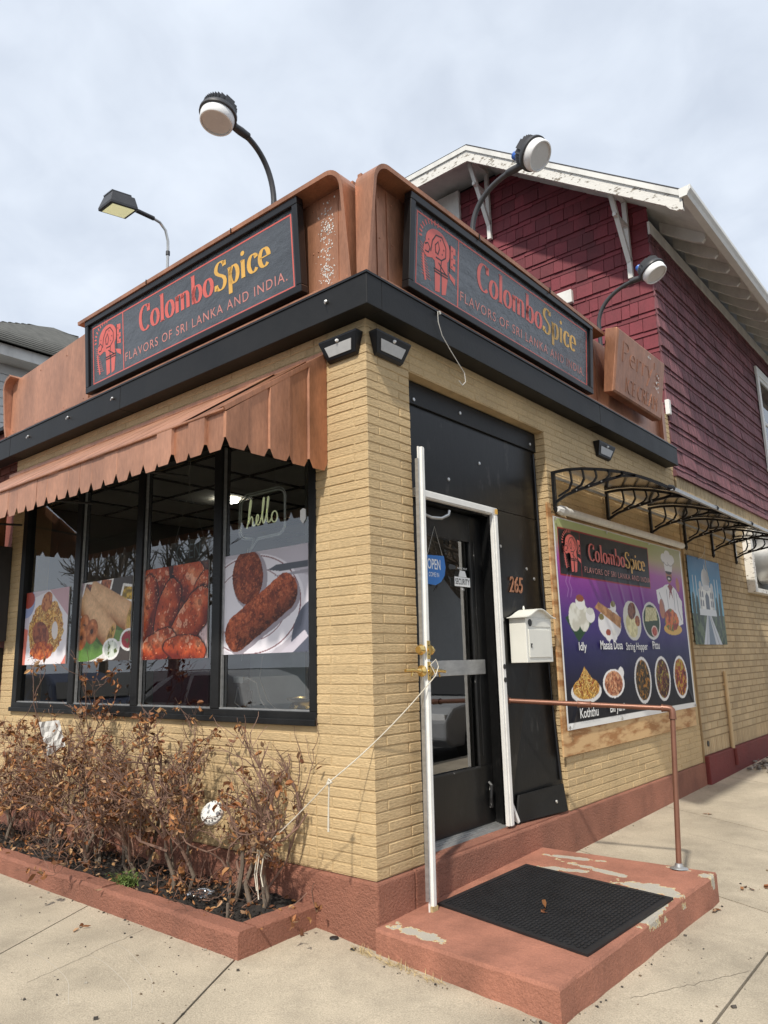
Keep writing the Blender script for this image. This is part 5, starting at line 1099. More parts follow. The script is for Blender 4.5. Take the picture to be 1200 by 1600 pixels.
m = MB(); text_fit(m, 'PROTECTED BY', .04, .16, .16, .172, .001); text_fit(m, 'CALL', .075, .115, .015, .03, .001, .01); m.build('white_lettering', 'ink_white', s)
# neon hello in the window
s = frame('hello_sign', (-1.26, .085, 2.22), (1, 0, 0), (0, 0, 1), 'neon hello in a speech bubble hanging in the window', 'neon sign')
m = MB(); bub = arc(.38, .30, .075, .06, 0, 90, 5)+arc(.10, .30, .085, .06, 90, 180, 5)+arc(.10, .12, .085, .05, 180, 262, 5)+[(.155, .06), (.12, -.015), (.20, .058)]+arc(.38, .12, .075, .06, 285, 360, 5); bub.append(bub[0])
m.tube([(u, v, 0) for u, v in bub], .006, 8); m.tube([(.26+(u-.26)*1.07, .19+(v-.19)*1.09, .004) for u, v in bub], .004, 6); m.build('bubble_tube', 'clear_acrylic', s, True)
hp = [(.085, .115), (.11, .20), (.13, .30), (.118, .315), (.105, .24), (.10, .13), (.115, .18), (.135, .195), (.145, .17), (.145, .125), (.165, .125), (.20, .155), (.205, .19), (.19, .20), (.178, .165), (.19, .125), (.215, .125), (.245, .20), (.262, .295), (.252, .31), (.242, .24), (.245, .14), (.262, .125), (.29, .20), (.307, .295), (.297, .31), (.288, .24), (.292, .14), (.31, .125), (.335, .15)]
def smooth(p, it=2):
    for _ in range(it):
        q = [p[0]]
        for a, c in zip(p[:-1], p[1:]): q += [(a[0]*.75+c[0]*.25, a[1]*.75+c[1]*.25), (a[0]*.25+c[0]*.75, a[1]*.25+c[1]*.75)]
        p = q+[p[-1]]
    return p
m = MB(); m.tube([(u+.015*(v-.1), v+.02, .008) for u, v in smooth(hp)], .0048, 6); m.tube([(u, v+.02, .008) for u, v in arc(.365, .16, .028, .037, 130, 490, 16)], .0048, 6); m.build('letter_tube', 'neon', s, True)
m = MB(); m.tube([(.1, .36, 0), (.1, .8, 0)], .0012, 4); m.tube([(.36, .36, 0), (.36, .8, 0)], .0012, 4); m.tube([(.09, 0, 0), (.085, -.35, 0), (.05, -.75, .01)], .002, 5); m.build('hanging_wire', 'cable', s)
# faint unlit LED open board further left
s = frame('led_board', (-2.06, .09, 2.19), (1, 0, 0), (0, 0, 1), 'unlit dotted led board hanging above the chicken wings poster', 'sign')
m = MB(); m.box(0, .42, 0, .17, 0, .008); m.build('panel', 'dark_room', s); m = MB(); text_fit(m, 'OPEN', .07, .36, .03, .14, .0095, -.008); m.build('dot_lettering', 'pale_blue', s)
m = MB(); m.tube([(.03, .17, 0), (.2, .55, 0), (.39, .17, 0)], .0016, 4); m.tube([(.2, .55, 0), (.2, .85, 0)], .003, 4); m.build('hanging_chain', 'cable', s)
m = MB(); m.poly([(0, .09, 0), (.025, .1, 0), (.05, .09, 0), (.05, .03, 0), (.025, 0, 0), (0, .03, 0)][::-1]); s2 = frame('shield_sticker', (-.60, .029, 2.30), (1, 0, 0), (0, 0, 1), 'small white shield sticker at the right edge of the window', 'sticker'); m.v = [(x, y, 0) for x, y, z in m.v]; m.build('plate', 'ink_white', s2)
# things on the window shelf
m = MB(); m.lathe([(.06, 0), (.13, .01), (.16, .05), (.14, .08), (.17, .10), (.175, .11), (.15, .112), (.12, .09)], (-.72, .26, WZ0+.03), (0, 0, 1), 28); tag(m.build('brass_bowl', 'brass', smooth=True), 'shiny brass bowl on the shelf inside the shop window', 'bowl')
m = MB(); m.tube([(-1.28, .13, 1.33), (-1.20, .12, 1.36), (-1.12, .13, 1.33), (-1.08, .13, 1.22), (-.98, .12, 1.145), (-.85, .12, 1.13), (-.72, .1, 1.128)], .005, 6); m.tube([(-1.05, .12, 1.50), (-1.08, .12, 1.36), (-1.0, .12, 1.22), (-.88, .11, 1.15), (-.8, .11, 1.13)], .004, 6); m.tube([(-1.3, .12, 1.3), (-1.33, .12, 1.2), (-1.2, .12, 1.14), (-1.05, .11, 1.128)], .004, 6); o = m.build('power_cord', 'paper', smooth=True); tag(o, 'tangled white power cord inside the window below the cutlet poster', 'cord'); m = MB(); m.box(-1.32, -1.22, .10, .14, 1.33, 1.37); m.build('plug', 'paper', o); m = MB(); m.box(-1.20, -1.165, .12, .135, 1.21, 1.28); m.build('adapter', 'ink_black', o)
m = MB(); m.box(-2.30, -1.62, .12, .15, WZ0+.031, 1.62); tag(m.build('cloth_panel', 'maroon', bevel=.004), 'maroon cloth panel inside the window under the chicken wings poster', 'panel')
m = MB(); m.box(-1.60, -1.0, .47, .50, .346, 1.75); tag(m.build('partition', 'pale_blue', bevel=.004), 'pale blue partition inside the window behind the power cord', 'partition')
for (x, y, lab) in ((-1.35, 1.75, 'lit round ceiling light seen through the hello sign'), (-2.95, 1.3, 'lit round ceiling light seen through the middle of the shop window')):
    m = MB(); m.lathe([(.10, 0), (.10, .012)], (x, y, 3.005), (0, 0, 1), 20); tag(m.build('ceiling_light', 'led'), lab, 'ceiling light', 'ceiling lights in the shop')
m = MB(); m.lathe([(.05, 0), (.11, .01), (.115, .02)], (-.55, 1.35, 2.98), (0, 0, 1), 20); tag(m.build('ceiling_light', 'led'), 'lit round ceiling light seen through the door glass', 'ceiling light', 'ceiling lights in the shop')

# ================================================================== step, rail, mat
def stepmat():
    m = pm('step_paint', (.335, .140, .090), .8, var=.18, vs=4, bump=.8, bs=70, fine=.16, fs=130, stain=.32, ss=2.6, sst=(1, 1, .8))
    nt = m.node_tree; N = nt.nodes; L = nt.links; b_ = N['Principled BSDF']; src = b_.inputs['Base Color'].links[0].from_socket
    g_ = N.new('ShaderNodeNewGeometry'); sp = N.new('ShaderNodeSeparateXYZ'); L.new(g_.outputs['Position'], sp.inputs[0])
    def math_(op, a, b2=None):
        n = N.new('ShaderNodeMath'); n.operation = op
        for i, v in enumerate((a, b2)):
            if v is None: continue
            if isinstance(v, (int, float)): n.inputs[i].default_value = v
            else: L.new(v, n.inputs[i])
        return n.outputs[0]
    ns = N.new('ShaderNodeTexNoise'); ns.inputs['Scale'].default_value = 11; ns.inputs['Detail'].default_value = 6; ns.inputs['Roughness'].default_value = .62; L.new(g_.outputs['Position'], ns.inputs['Vector'])
    def patch(cx, cy, rx, ry, rot):
        ca, sa = math.cos(R(rot)), math.sin(R(rot)); dx = math_('SUBTRACT', sp.outputs[0], cx); dy = math_('SUBTRACT', sp.outputs[1], cy)
        u = math_('DIVIDE', math_('ADD', math_('MULTIPLY', dx, ca), math_('MULTIPLY', dy, sa)), rx); v = math_('DIVIDE', math_('ADD', math_('MULTIPLY', dx, -sa), math_('MULTIPLY', dy, ca)), ry)
        return math_('SUBTRACT', 1.0, math_('ADD', math_('MULTIPLY', u, u), math_('MULTIPLY', v, v)))
    tot = None
    for q in ((.20, .03, .20, .05, -8), (.95, 1.28, .24, .08, -4), (.32, 1.33, .22, .04, 14), (.50, 1.46, .26, .035, -12), (1.07, 1.0, .05, .28, 4), (1.13, 1.68, .06, .05, 0), (.93, 1.72, .08, .02, 0), (.3, 1.6, .2, .03, 8)):
        p = patch(*q); tot = p if tot is None else math_('MAXIMUM', tot, p)
    tot = math_('MAXIMUM', tot, -1.2); mk = math_('ADD', tot, math_('MULTIPLY', math_('SUBTRACT', ns.outputs['Fac'], .52), 5.2))
    nz = math_('GREATER_THAN', sp.outputs[2], .085)
    def step(e0, e1):
        r_ = N.new('ShaderNodeMapRange'); r_.inputs[1].default_value = e0; r_.inputs[2].default_value = e1; L.new(mk, r_.inputs[0]); return r_.outputs[0]
    n5 = N.new('ShaderNodeTexNoise'); n5.inputs['Scale'].default_value = 200; L.new(g_.outputs['Position'], n5.inputs['Vector'])
    cc = N.new('ShaderNodeMix'); cc.data_type = 'RGBA'; cc.inputs[6].default_value = (.33, .30, .25, 1); cc.inputs[7].default_value = (.48, .44, .37, 1); L.new(n5.outputs['Fac'], cc.inputs[0])
    my = N.new('ShaderNodeMix'); my.data_type = 'RGBA'; L.new(math_('MULTIPLY', step(.02, .05), nz), my.inputs[0]); L.new(src, my.inputs[6]); my.inputs[7].default_value = (.60, .50, .26, 1)
    mg = N.new('ShaderNodeMix'); mg.data_type = 'RGBA'; L.new(math_('MULTIPLY', step(.14, .18), nz), mg.inputs[0]); L.new(my.outputs[2], mg.inputs[6]); L.new(cc.outputs[2], mg.inputs[7])
    L.new(mg.outputs[2], b_.inputs['Base Color'])
stepmat()
TOPZ = lambda x, y: .115+.030*y-.004*x
PS = [(.02, -.035), (1.075, -.105), (1.145, 1.765), (.02, 1.715)]
m = MB(); n = 14; vs = []; e = .014
for j in range(n+1):
    for i in range(n+1):
        s_, t_ = i/n, j/n; x = (1-s_)*(1-t_)*PS[0][0]+s_*(1-t_)*PS[1][0]+s_*t_*PS[2][0]+(1-s_)*t_*PS[3][0]; y = (1-s_)*(1-t_)*PS[0][1]+s_*(1-t_)*PS[1][1]+s_*t_*PS[2][1]+(1-s_)*t_*PS[3][1]
        vs.append((x, y, TOPZ(x, y)+random.uniform(-.0012, .0012)))
fs = [(j*(n+1)+i, j*(n+1)+i+1, (j+1)*(n+1)+i+1, (j+1)*(n+1)+i) for j in range(n) for i in range(n)]
ring = [i for i in range(n+1)]+[j*(n+1)+n for j in range(1, n+1)]+[n*(n+1)+i for i in range(n-1, -1, -1)]+[j*(n+1) for j in range(n-1, 0, -1)]
cx, cy = .56, .83; o = len(vs); out = []
for i in ring:
    x, y, z = vs[i]; dx = (1 if x > 1.06 else 0); dy = (-1 if y < -.02 else (1 if y > 1.70 else 0)); jit = random.uniform(.004, .012); out.append((x+dx*jit, y+dy*jit, z-e)); 
vs += out; o2 = len(vs); vs += [(x+random.uniform(-.003, .003), y+random.uniform(-.003, .003), -.16) for x, y, z in out]; k = len(ring)
fs += [(ring[(i+1) % k], ring[i], o+i, o+(i+1) % k) for i in range(k)]+[(o+(i+1) % k, o+i, o2+i, o2+(i+1) % k) for i in range(k)]
m._add(vs, fs); tag(m.build('entrance_step', 'step_paint'), 'low terracotta painted concrete step with peeling paint at the entrance', 'step')
# rubber mat
s = empty('door_mat', 'black ribbed rubber mat lying on the entrance step', 'mat')
MP = [(.085, .405), (1.045, .235), (1.105, 1.165), (.135, 1.29)]
def mp(s_, t_, h): 
    x = (1-s_)*(1-t_)*MP[0][0]+s_*(1-t_)*MP[1][0]+s_*t_*MP[2][0]+(1-s_)*t_*MP[3][0]; y = (1-s_)*(1-t_)*MP[0][1]+s_*(1-t_)*MP[1][1]+s_*t_*MP[2][1]+(1-s_)*t_*MP[3][1]; return (x, y, TOPZ(x, y)+h)
m = MB()
def mbx(a, b_, c, d_, h0, h1): m._add([mp(a, c, h0), mp(b_, c, h0), mp(b_, d_, h0), mp(a, d_, h0), mp(a, c, h1), mp(b_, c, h1), mp(b_, d_, h1), mp(a, d_, h1)], [(4, 5, 6, 7), (0, 1, 5, 4), (1, 2, 6, 5), (2, 3, 7, 6), (3, 0, 4, 7)])
mbx(0, 1, 0, 1, .001, .007); m.build('mat_base', 'rubber', s)
m = MB(); w = .03; mbx(0, 1, 0, w, .0072, .0125); mbx(0, 1, 1-w, 1, .0072, .0125); mbx(0, w, w, 1-w, .0072, .0124); mbx(1-w, 1, w, 1-w, .0072, .0124); m.build('mat_rim', 'rubber', s)
m = MB(); N1, N2 = 36, 24
for i in range(N1):
    for j in range(N2):
        a = .04+.92*(i+.0)/N1; c = .04+.92*(j+.5*(i % 2))/N2
        if c+.026 < .97: mbx(a+.004, a+.016, c, c+.024, .0072, .0115)
tag(m.build('mat_studs', 'rubber', s), kind='stuff')
# handrail
s = empty('handrail', 'copper painted pipe handrail from the black board down to the step', 'handrail')
el = Vector((.945, 1.875, 1.10)); r0 = Vector((-.09, 1.535, 1.155)); bs_ = Vector((.945, 1.725, TOPZ(.945, 1.725)))
m = MB(); m.tube([r0, el+(r0-el).normalized()*.04], .0165, 12); m.build('rail_pipe', 'copper_pipe', s, True)
m = MB(); m.tube([bs_, el+(bs_-el).normalized()*.04], .0165, 12); m.build('post', 'copper_pipe', s, True)
a1 = el+(r0-el).normalized()*.055; a2 = el+(bs_-el).normalized()*.055
m = MB(); m.tube([a1, a1.lerp(el, .45), a1.lerp(el, .8)*.7+a2.lerp(el, .8)*.3, a2.lerp(el, .8)*.7+a1.lerp(el, .8)*.3, a2.lerp(el, .45), a2], [.022, .022, .021, .021, .022, .022], 12); m.tube([a1, a1+(r0-el).normalized()*.012], .025, 12); m.tube([a2, a2+(bs_-el).normalized()*.012], .025, 12); m.build('elbow', 'copper_pipe', s, True)
m = MB(); c = r0.lerp(el, .49); dd = (el-r0).normalized(); m.tube([c-dd*.045, c-dd*.03, c+dd*.03, c+dd*.045], [.024, .0205, .0205, .024], 12); m.build('coupling', 'copper_pipe', s, True)
m = MB(); m.lathe([(.045, 0), (.045, .006), (.022, .012), (.02, .03)], r0, dd, 18); m.build('wall_flange', 'copper_pipe', s, True); m = MB(); m.lathe([(.055, 0), (.05, .006), (.026, .012), (.022, .03)], bs_, (0, .08, 1), 20); m.build('floor_flange', 'aluminium', s, True)
# rope from the lever down to the planter
def sag(a, c, sg_, n=14): return [Vector(a).lerp(Vector(c), i/n)+Vector((0, 0, -sg_*4*(i/n)*(1-i/n))) for i in range(n+1)]
lv = Vector((.135, .40, 1.36)); kn = Vector((-.075, -.27, .846)); en = Vector((-.56, -.29, .468))
m = MB(); m.tube(sag(lv, kn, .03)+sag(kn, en, .005, 6)[1:], .0031, 6); rp = m.build('rope', 'rope', smooth=True); tag(rp, 'thin pale rope tied from the door lever to the dry shrub', 'rope')
m = MB(); m.tube([lv, lv+Vector((.0, .03, .05)), lv+Vector((-.01, .02, .09)), lv+Vector((-.02, -.02, .06)), lv], .0031, 6); m.tube([kn+Vector((-.012, 0, -.012)), kn+Vector((0, 0, .012)), kn+Vector((.016, 0, .0)), kn+Vector((-.002, -.01, -.008))], .008, 6); m.build('knot', 'rope', rp, True)
m = MB(); m.tube([kn, kn+Vector((-.006, 0, -.1)), kn+Vector((-.006, -.003, -.24))], [.004, .004, .006], 5); m.build('loose_end', 'rope', rp, True)
# hanging white wire at the fascia
m = MB(); m.tube([Vector(p) for p in ((.15, .58, 3.672), (.155, .54, 3.668), (.15, .55, 3.60), (.148, .59, 3.52), (.15, .68, 3.44), (.15, .76, 3.38), (.15, .83, 3.33), (.15, .84, 3.27), (.15, .80, 3.235), (.15, .76, 3.255))], .003, 5); m.lathe([(.012, 0), (.012, .012)], (.142, .57, 3.672), (1, 0, 0), 8); tag(m.build('hanging_wire', 'cable', smooth=True), 'thin white wire dangling from the fascia below the entrance sign', 'wire')

# ================================================================== rear wall things
m = MB(); m.tube([(.05, 6.19, 1.24), (.05, 6.19, .38)], .022, 10); m.box(.02, .055, 6.165, 6.215, 1.08, 1.10); o = m.build('conduit_pipe', 'brick_rear', smooth=False); tag(o, 'tan painted vertical pipe stub on the rear brick wall', 'pipe'); m = MB(); m.tube([(.07, 6.19, .38), (.075, 6.19, .2)], .024, 10); m.build('pipe_foot', 'stucco_dark', o)
m = MB(); m.lathe([(.03, 0), (.03, .006)], (.021, 5.42, .50), (1, 0, 0), 14); tag(m.build('pipe_hole', 'ink_black'), 'small round black hole low in the rear brick wall', 'hole')
s = empty('exhaust_fan', 'white framed opening with round metal exhaust drum at the right edge', 'exhaust fan')
m = MB(); ya, yb, za, zb = 7.72, 9.3, 2.24, 3.16; t_ = .11
m.box(.022, .13, ya, ya+t_, za, zb); m.box(.022, .13, yb-t_, yb, za, zb); m.box(.022, .129, ya+t_, yb-t_, za, za+.06); m.box(.022, .129, ya+t_, yb-t_, zb-.06, zb); m.build('frame', 'white_worn', s, bevel=.004)
m = MB(); m.box(.0225, .03, ya+t_, yb-t_, za+.06, zb-.06); m.build('backing', 'dark_room', s)
m = MB(); m.lathe([(.30, 0), (.33, .02), (.33, .26), (.30, .28), (.06, .30)], (.03, 8.42, 2.72), (1, 0, 0), 32); m.build('drum', 'galv', s, True)
m = MB()
for i in range(70):
    x = random.gauss(.30, .10); y = random.gauss(6.75, .28); a = random.uniform(0, 3.1); z0 = gz(x, y); sz_ = random.uniform(.02, .07); rot = Matrix.Rotation(a, 3, 'Z') @ Matrix.Rotation(random.uniform(-.5, .5), 3, 'X'); m.obox((max(.09, x), y, z0+random.uniform(.01, .06)), (sz_, sz_*.6, sz_*.35), rot)
tag(m.build('rubble_heap', 'rubble'), 'small heap of grey debris against the red base far right', 'debris', kind='stuff')

# ================================================================== planter
def g0(x, y): return gz(x, y)
pl = empty('planter_kerb', 'low terracotta painted concrete planter border below the shop window', 'planter')
CT_ = .148; cw = .125
def kerbbox(name, x0, x1, y0, y1, seg):
    m = MB(); n = seg; prev = None
    for i in range(n+1):
        t = i/n
        if x1-x0 > y1-y0: xx = x0+(x1-x0)*t; sec = [(xx, y0), (xx, y1)]
        else: yy = y0+(y1-y0)*t; sec = [(x0, yy), (x1, yy)]
        j = random.uniform(-.004, .004); p = [(sec[0][0], sec[0][1], -.1), (sec[0][0]+(0 if x1-x0 > y1-y0 else j*.6), sec[0][1]+(j*.6 if x1-x0 > y1-y0 else 0), CT_-.02+j), (sec[0][0]*.9+sec[1][0]*.1, sec[0][1]*.9+sec[1][1]*.1, CT_+j), (sec[0][0]*.12+sec[1][0]*.88, sec[0][1]*.12+sec[1][1]*.88, CT_+j), (*sec[1], CT_-.012+j), (*sec[1], -.1)]
        o = len(m.v); m.v += p
        if prev is not None:
            for k in range(5): m.f.append((prev+k, prev+k+1, o+k+1, o+k)); m.c.append(None); m.m.append(0)
        else: m.f.append(tuple(range(o, o+6))); m.c.append(None); m.m.append(0)
        prev = o
    m.f.append(tuple(range(prev+5, prev-1, -1))); m.c.append(None); m.m.append(0)
    return m.build(name, 'stucco', pl, fix=True)
kerbbox('kerb_block', -1.72, -.425, -.565, -.565+cw, 26); kerbbox('kerb_block', -5.6, -1.727, -.562, -.562+cw, 60)
kerbbox('kerb_return', -.425-cw, -.426, -.565+cw+.001, -.02, 10)
m = MB(); nx, ny = 110, 16
for j in range(ny+1):
    for i in range(nx+1):
        x = -5.6+5.07*i/nx; y = -.46+.46*j/ny; m.v.append((x, y, .108+.018*math.sin(x*5+y*9)+random.uniform(-.014, .014)+.05*(y+.46)))
for j in range(ny):
    for i in range(nx): a = j*(nx+1)+i; m.f.append((a, a+1, a+nx+2, a+nx+1)); m.c.append(None); m.m.append(0)
tag(m.build('soil', 'soil'), kind='structure')
# --- mulch chips
m = MB()
for i in range(1500):
    x = random.uniform(-4.4, -.56); y = random.uniform(-.44, -.03); l = random.uniform(.008, .03); rot = Matrix.Rotation(random.uniform(0, 6.3), 3, 'Z') @ Matrix.Rotation(random.uniform(-.5, .5), 3, 'Y'); m.obox((x, y, .118+.05*(y+.46)+random.uniform(-.004, .016)), (l, l*.35, .004), rot)
tag(m.build('mulch', 'soil'), 'dark wood mulch scattered over the planter soil', 'mulch', kind='stuff')
# --- dead shrubs
LEAF = [(.30, .13, .045), (.22, .085, .03), (.36, .17, .06), (.17, .065, .028), (.40, .23, .10), (.26, .10, .035), (.33, .20, .11)]
def leaf(m, p, l, cols=LEAF):
    a = Vector((random.gauss(0, 1), random.gauss(0, 1), random.gauss(-.7, .7))).normalized(); b_ = a.cross(Vector((random.gauss(0, 1), random.gauss(0, 1), random.gauss(0, 1)))).normalized(); n_ = a.cross(b_); w = l*random.uniform(.16, .36); cu = random.uniform(.3, 1.2)*w; s_ = random.choice((-1, 1))
    p = Vector(p); col = random.choice(cols); f = random.uniform(.55, 1.3); col = tuple(min(1, c*f) for c in col)
    q = [p, p+a*l*.3+b_*w*.8+n_*cu*s_, p+a*l*.7+b_*w*.7+n_*cu*1.1*s_, p+a*l+n_*cu*1.6*random.uniform(-1, 1), p+a*l*.7-b_*w*.7+n_*cu*1.1*s_, p+a*l*.3-b_*w*.8+n_*cu*s_, p+a*l*.3, p+a*l*.7+n_*cu*.2*s_]
    m._add(q, [(0, 1, 6), (1, 2, 7, 6), (2, 3, 7), (3, 4, 7), (4, 5, 6, 7), (5, 0, 6)], col)
def grow(mb, lv_, p, d, L, r, depth, leafd, maxd, tips, wob=.35):
    n = 4; pts = [p]; q = p.copy(); dd = d.copy()
    for i in range(n):
        dd = (dd+Vector((random.gauss(0, wob*.5), random.gauss(0, wob*.4), random.gauss(.05, wob*.35)))).normalized(); q = q+dd*L/n; q.y = min(q.y, -.02) if CLAMP else q.y; pts.append(q.copy())
    mb.tube(pts, [max(.0014, r*(1-.4*i/n)) for i in range(n+1)], 5 if r > .004 else 3, cap=False)
    tips.append((pts[-1], depth))
    if depth < maxd:
        for k in range(random.choice((2, 2, 3)) if depth > 0 else 4):
            t = random.uniform(.25, 1.0); i = min(n-1, int(t*n)); b_ = pts[i].lerp(pts[i+1], t*n-i); nd = (dd+Vector((random.gauss(0, .62), random.gauss(0, .5), random.gauss(.12, .42)))).normalized(); grow(mb, lv_, b_, nd, L*random.uniform(.5, .85), r*.68, depth+1, leafd, maxd, tips, wob)
    if leafd and depth >= 2 and random.random() < .16+.05*leafd:
        c_ = pts[random.choice((2, 3, 4, 4))]; big = random.random() < .45
        for k in range(random.choice((1, 2, 3, 4, 6))): leaf(lv_, c_+Vector((random.gauss(0, .014), random.gauss(0, .012), random.gauss(-.006, .016))), random.uniform(.034, .062) if big else random.uniform(.016, .040))
CLAMP = True
def shrub(x, y, h, spread, nst, leafd, label, maxd=5, rb=.0095):
    e = empty('dead_shrub', label, 'shrub', 'dry shrubs in the planter', loc=(0, 0, 0)); b_, l_, k_ = MB(), MB(), MB(); tips = []
    for i in range(nst):
        a = random.uniform(0, 6.28); p = Vector((x+random.gauss(0, .07), y+random.gauss(0, .035), .10)); lean = random.uniform(.3, 1.25)*spread; dr_ = Vector((math.cos(a)*lean, math.sin(a)*lean*.4, 1)).normalized()
        hh = h*random.uniform(.20, .46); q = p+dr_*hh; q.y = min(q.y, -.03); r0_ = rb*random.uniform(.6, 1.45)
        k_.tube([p, p.lerp(q, .35)+Vector((random.gauss(0, .022), random.gauss(0, .012), 0)), p.lerp(q, .7)+Vector((random.gauss(0, .022), random.gauss(0, .012), 0)), q], [r0_*1.25, r0_*1.05, r0_*.95, r0_*.8], 7)
        for j in range(random.choice((3, 4, 5))):
            q2 = p.lerp(q, random.choice((.3, .55, .8, 1., 1.))); nd = (dr_+Vector((random.gauss(0, .55), random.gauss(0, .3), random.gauss(.15, .25)))).normalized(); grow(b_, l_, q2, nd, h*random.uniform(.20, .42), r0_*.75, 1, leafd, maxd, tips, .6)
    for i in range(16 if maxd > 4 else 9):      # low tangle of dead twigs and leaf litter
        p = Vector((x+random.gauss(0, .2), min(-.03, y+random.gauss(0, .09)), .115)); grow(b_, l_, p, Vector((random.gauss(0, 1), random.gauss(0, .5), random.uniform(.1, .9))).normalized(), random.uniform(.08, .26), .003, 4, 1, maxd, tips, .9)
    for i in range(60): leaf(l_, (x+random.gauss(0, .2), min(-.02, y+random.gauss(0, .11)), .125+random.random()*.04), random.uniform(.025, .055))
    k_.build('stems', 'bark', e, True); tag(b_.build('branches', 'twig', e, True), kind='stuff'); l_.build('dry_leaves', 'paint_attr', e)
random.seed(21)
shrub(-3.62, -.24, 1.05, .7, 5, 2, 'dead brown shrub at the left picture edge')
shrub(-3.0, -.25, 1.26, .55, 5, 3, 'tall dead brown shrub under the noodle poster')
shrub(-2.42, -.24, 1.20, .55, 5, 3, 'dense dead brown shrub under the crepe poster holding a white paper scrap')
shrub(-1.84, -.24, 1.08, .65, 4, 3, 'dense dead brown shrub behind the green weed')
shrub(-1.36, -.24, 1.22, .3, 3, 2, 'dead brown shrub with a tall leafy shoot below the glazed wings poster')
shrub(-.98, -.22, .80, .6, 2, 2, 'sparse dead shrub under the cutlet poster beside the white lid', 4)
shrub(-.64, -.18, 1.10, .22, 3, 2, 'small dead shrub at the corner pier with the rope tied to it', 4, .009)
# tall sparse shoot with leaves
# --- weed and litter
m = MB()
for i in range(150):
    a = random.uniform(0, 6.28); l = random.uniform(.05, .12); p = Vector((-1.72+random.gauss(0, .05), -.40+random.gauss(0, .025), .11)); d_ = Vector((math.cos(a)*.6, math.sin(a)*.6, 1)).normalized(); w = d_.cross(Vector((0, 0, 1))).normalized()*.006; m._add([p-w, p+w, p+d_*l+Vector((0, 0, -.02))], [(0, 1, 2)])
    for k in (.5, .8): q = p+d_*l*k; v = Vector((random.gauss(0, 1), random.gauss(0, 1), .3)).normalized()*.018; m._add([q, q+v+w*.8, q+v*1.5, q+v-w*.8], [(0, 1, 2, 3)])
tag(m.build('green_weed', 'green_weed'), 'small bright green weed growing at the planter edge', 'weed', kind='stuff')
def crumple(name, c, U, V, w, h, mat, label, cat):
    U = Vector(U).normalized(); V = Vector(V).normalized(); W = U.cross(V); m = MB(); n = 6
    for j in range(n+1):
        for i in range(n+1): m.v.append(tuple(Vector(c)+U*w*(i/n-.5)+V*h*(j/n-.5)*(1-.25*(i/n))+W*random.uniform(-.012, .012)))
    for j in range(n):
        for i in range(n): a = j*(n+1)+i; m.f.append((a, a+1, a+n+2, a+n+1)); m.c.append(None); m.m.append(0)
    o = m.build(name, mat); so = o.modifiers.new('s', 'SOLIDIFY'); so.thickness = .002; return tag(o, label, cat)
crumple('paper_scrap', (-2.66, -.45, .98), (.45, .85, .28), (-.1, -.25, .95), .13, .25, 'paper', 'white paper scrap caught in the shrub below the window corner', 'paper')
cp = empty('white_cap', 'white bowl shaped plastic lid with black dots caught in the sparse shrub', 'lid')
m = MB(); ax = Vector((.35, -.75, .55)).normalized(); c = Vector((-1.12, -.20, .575)); m.lathe([(.072, 0), (.07, .018), (.05, .036), (.0, .042)], c, ax, 24); m.build('lid', 'white_plain', cp, True)
m = MB(); u = ax.orthogonal().normalized(); w = ax.cross(u)
for i in range(14): a = i*.32; m.lathe([(.005, 0), (.005, .002)], c+ax*.030+(u*math.cos(a)+w*math.sin(a))*.058, ax, 6)
m.build('dot', 'ink_black', cp)
m = MB(); a = Vector((-1.16, -.33, .150)); d_ = Vector((.85, .35, .12)).normalized(); m.tube([a, a+d_*.02, a+d_*.10, a+d_*.13, a+d_*.15, a+d_*.17], [.02, .032, .033, .028, .013, .013], 12); tag(m.build('plastic_bottle', 'lamp_glass', smooth=True), 'crushed clear plastic bottle lying on the planter soil', 'bottle')
m = MB(); rb_ = random.Random(4); c = Vector((-.56, -.29, .455))
for i in range(4): pts = [c+Vector((rb_.gauss(0, .024), rb_.gauss(0, .012), rb_.gauss(0, .018))) for _ in range(9)]; m.tube(pts, .004, 5)
for i in range(3): x = rb_.uniform(-.05, .03); m.tube([c+Vector((x, 0, -.02)), c+Vector((x-.01, -.01, -.12)), c+Vector((x+.02, -.02, -rb_.uniform(.16, .24)))], .0035, 5)
tag(m.build('rope_bundle', 'rope', smooth=True), 'tangled bundle of pale rope tied in the corner shrub', 'rope')
m = MB(); m.box(-.735, -.722, -.395, -.385, .10, .19); tag(m.build('stake', 'bark'), 'short thin wooden stake standing in the planter corner', 'stake')
m = MB()
for i in range(200):
    t = random.random(); x = .02+.45*t+random.gauss(0, .02)-.12*(1-t); y = -.07-.05*t+random.gauss(0, .014); a = random.uniform(0, 6.28); l = random.uniform(.02, .07); p = Vector((x, y, gz(x, y)+.004)); q = p+Vector((math.cos(a)*l, math.sin(a)*l*.6, random.uniform(.0, .03))); w = Vector((.0015, .0015, 0)); m._add([p-w, p+w, q], [(0, 1, 2)])
tag(m.build('dry_grass', 'straw'), 'dry straw coloured grass along the crack below the entrance step', 'grass', kind='stuff')
random.seed(15); m = MB()
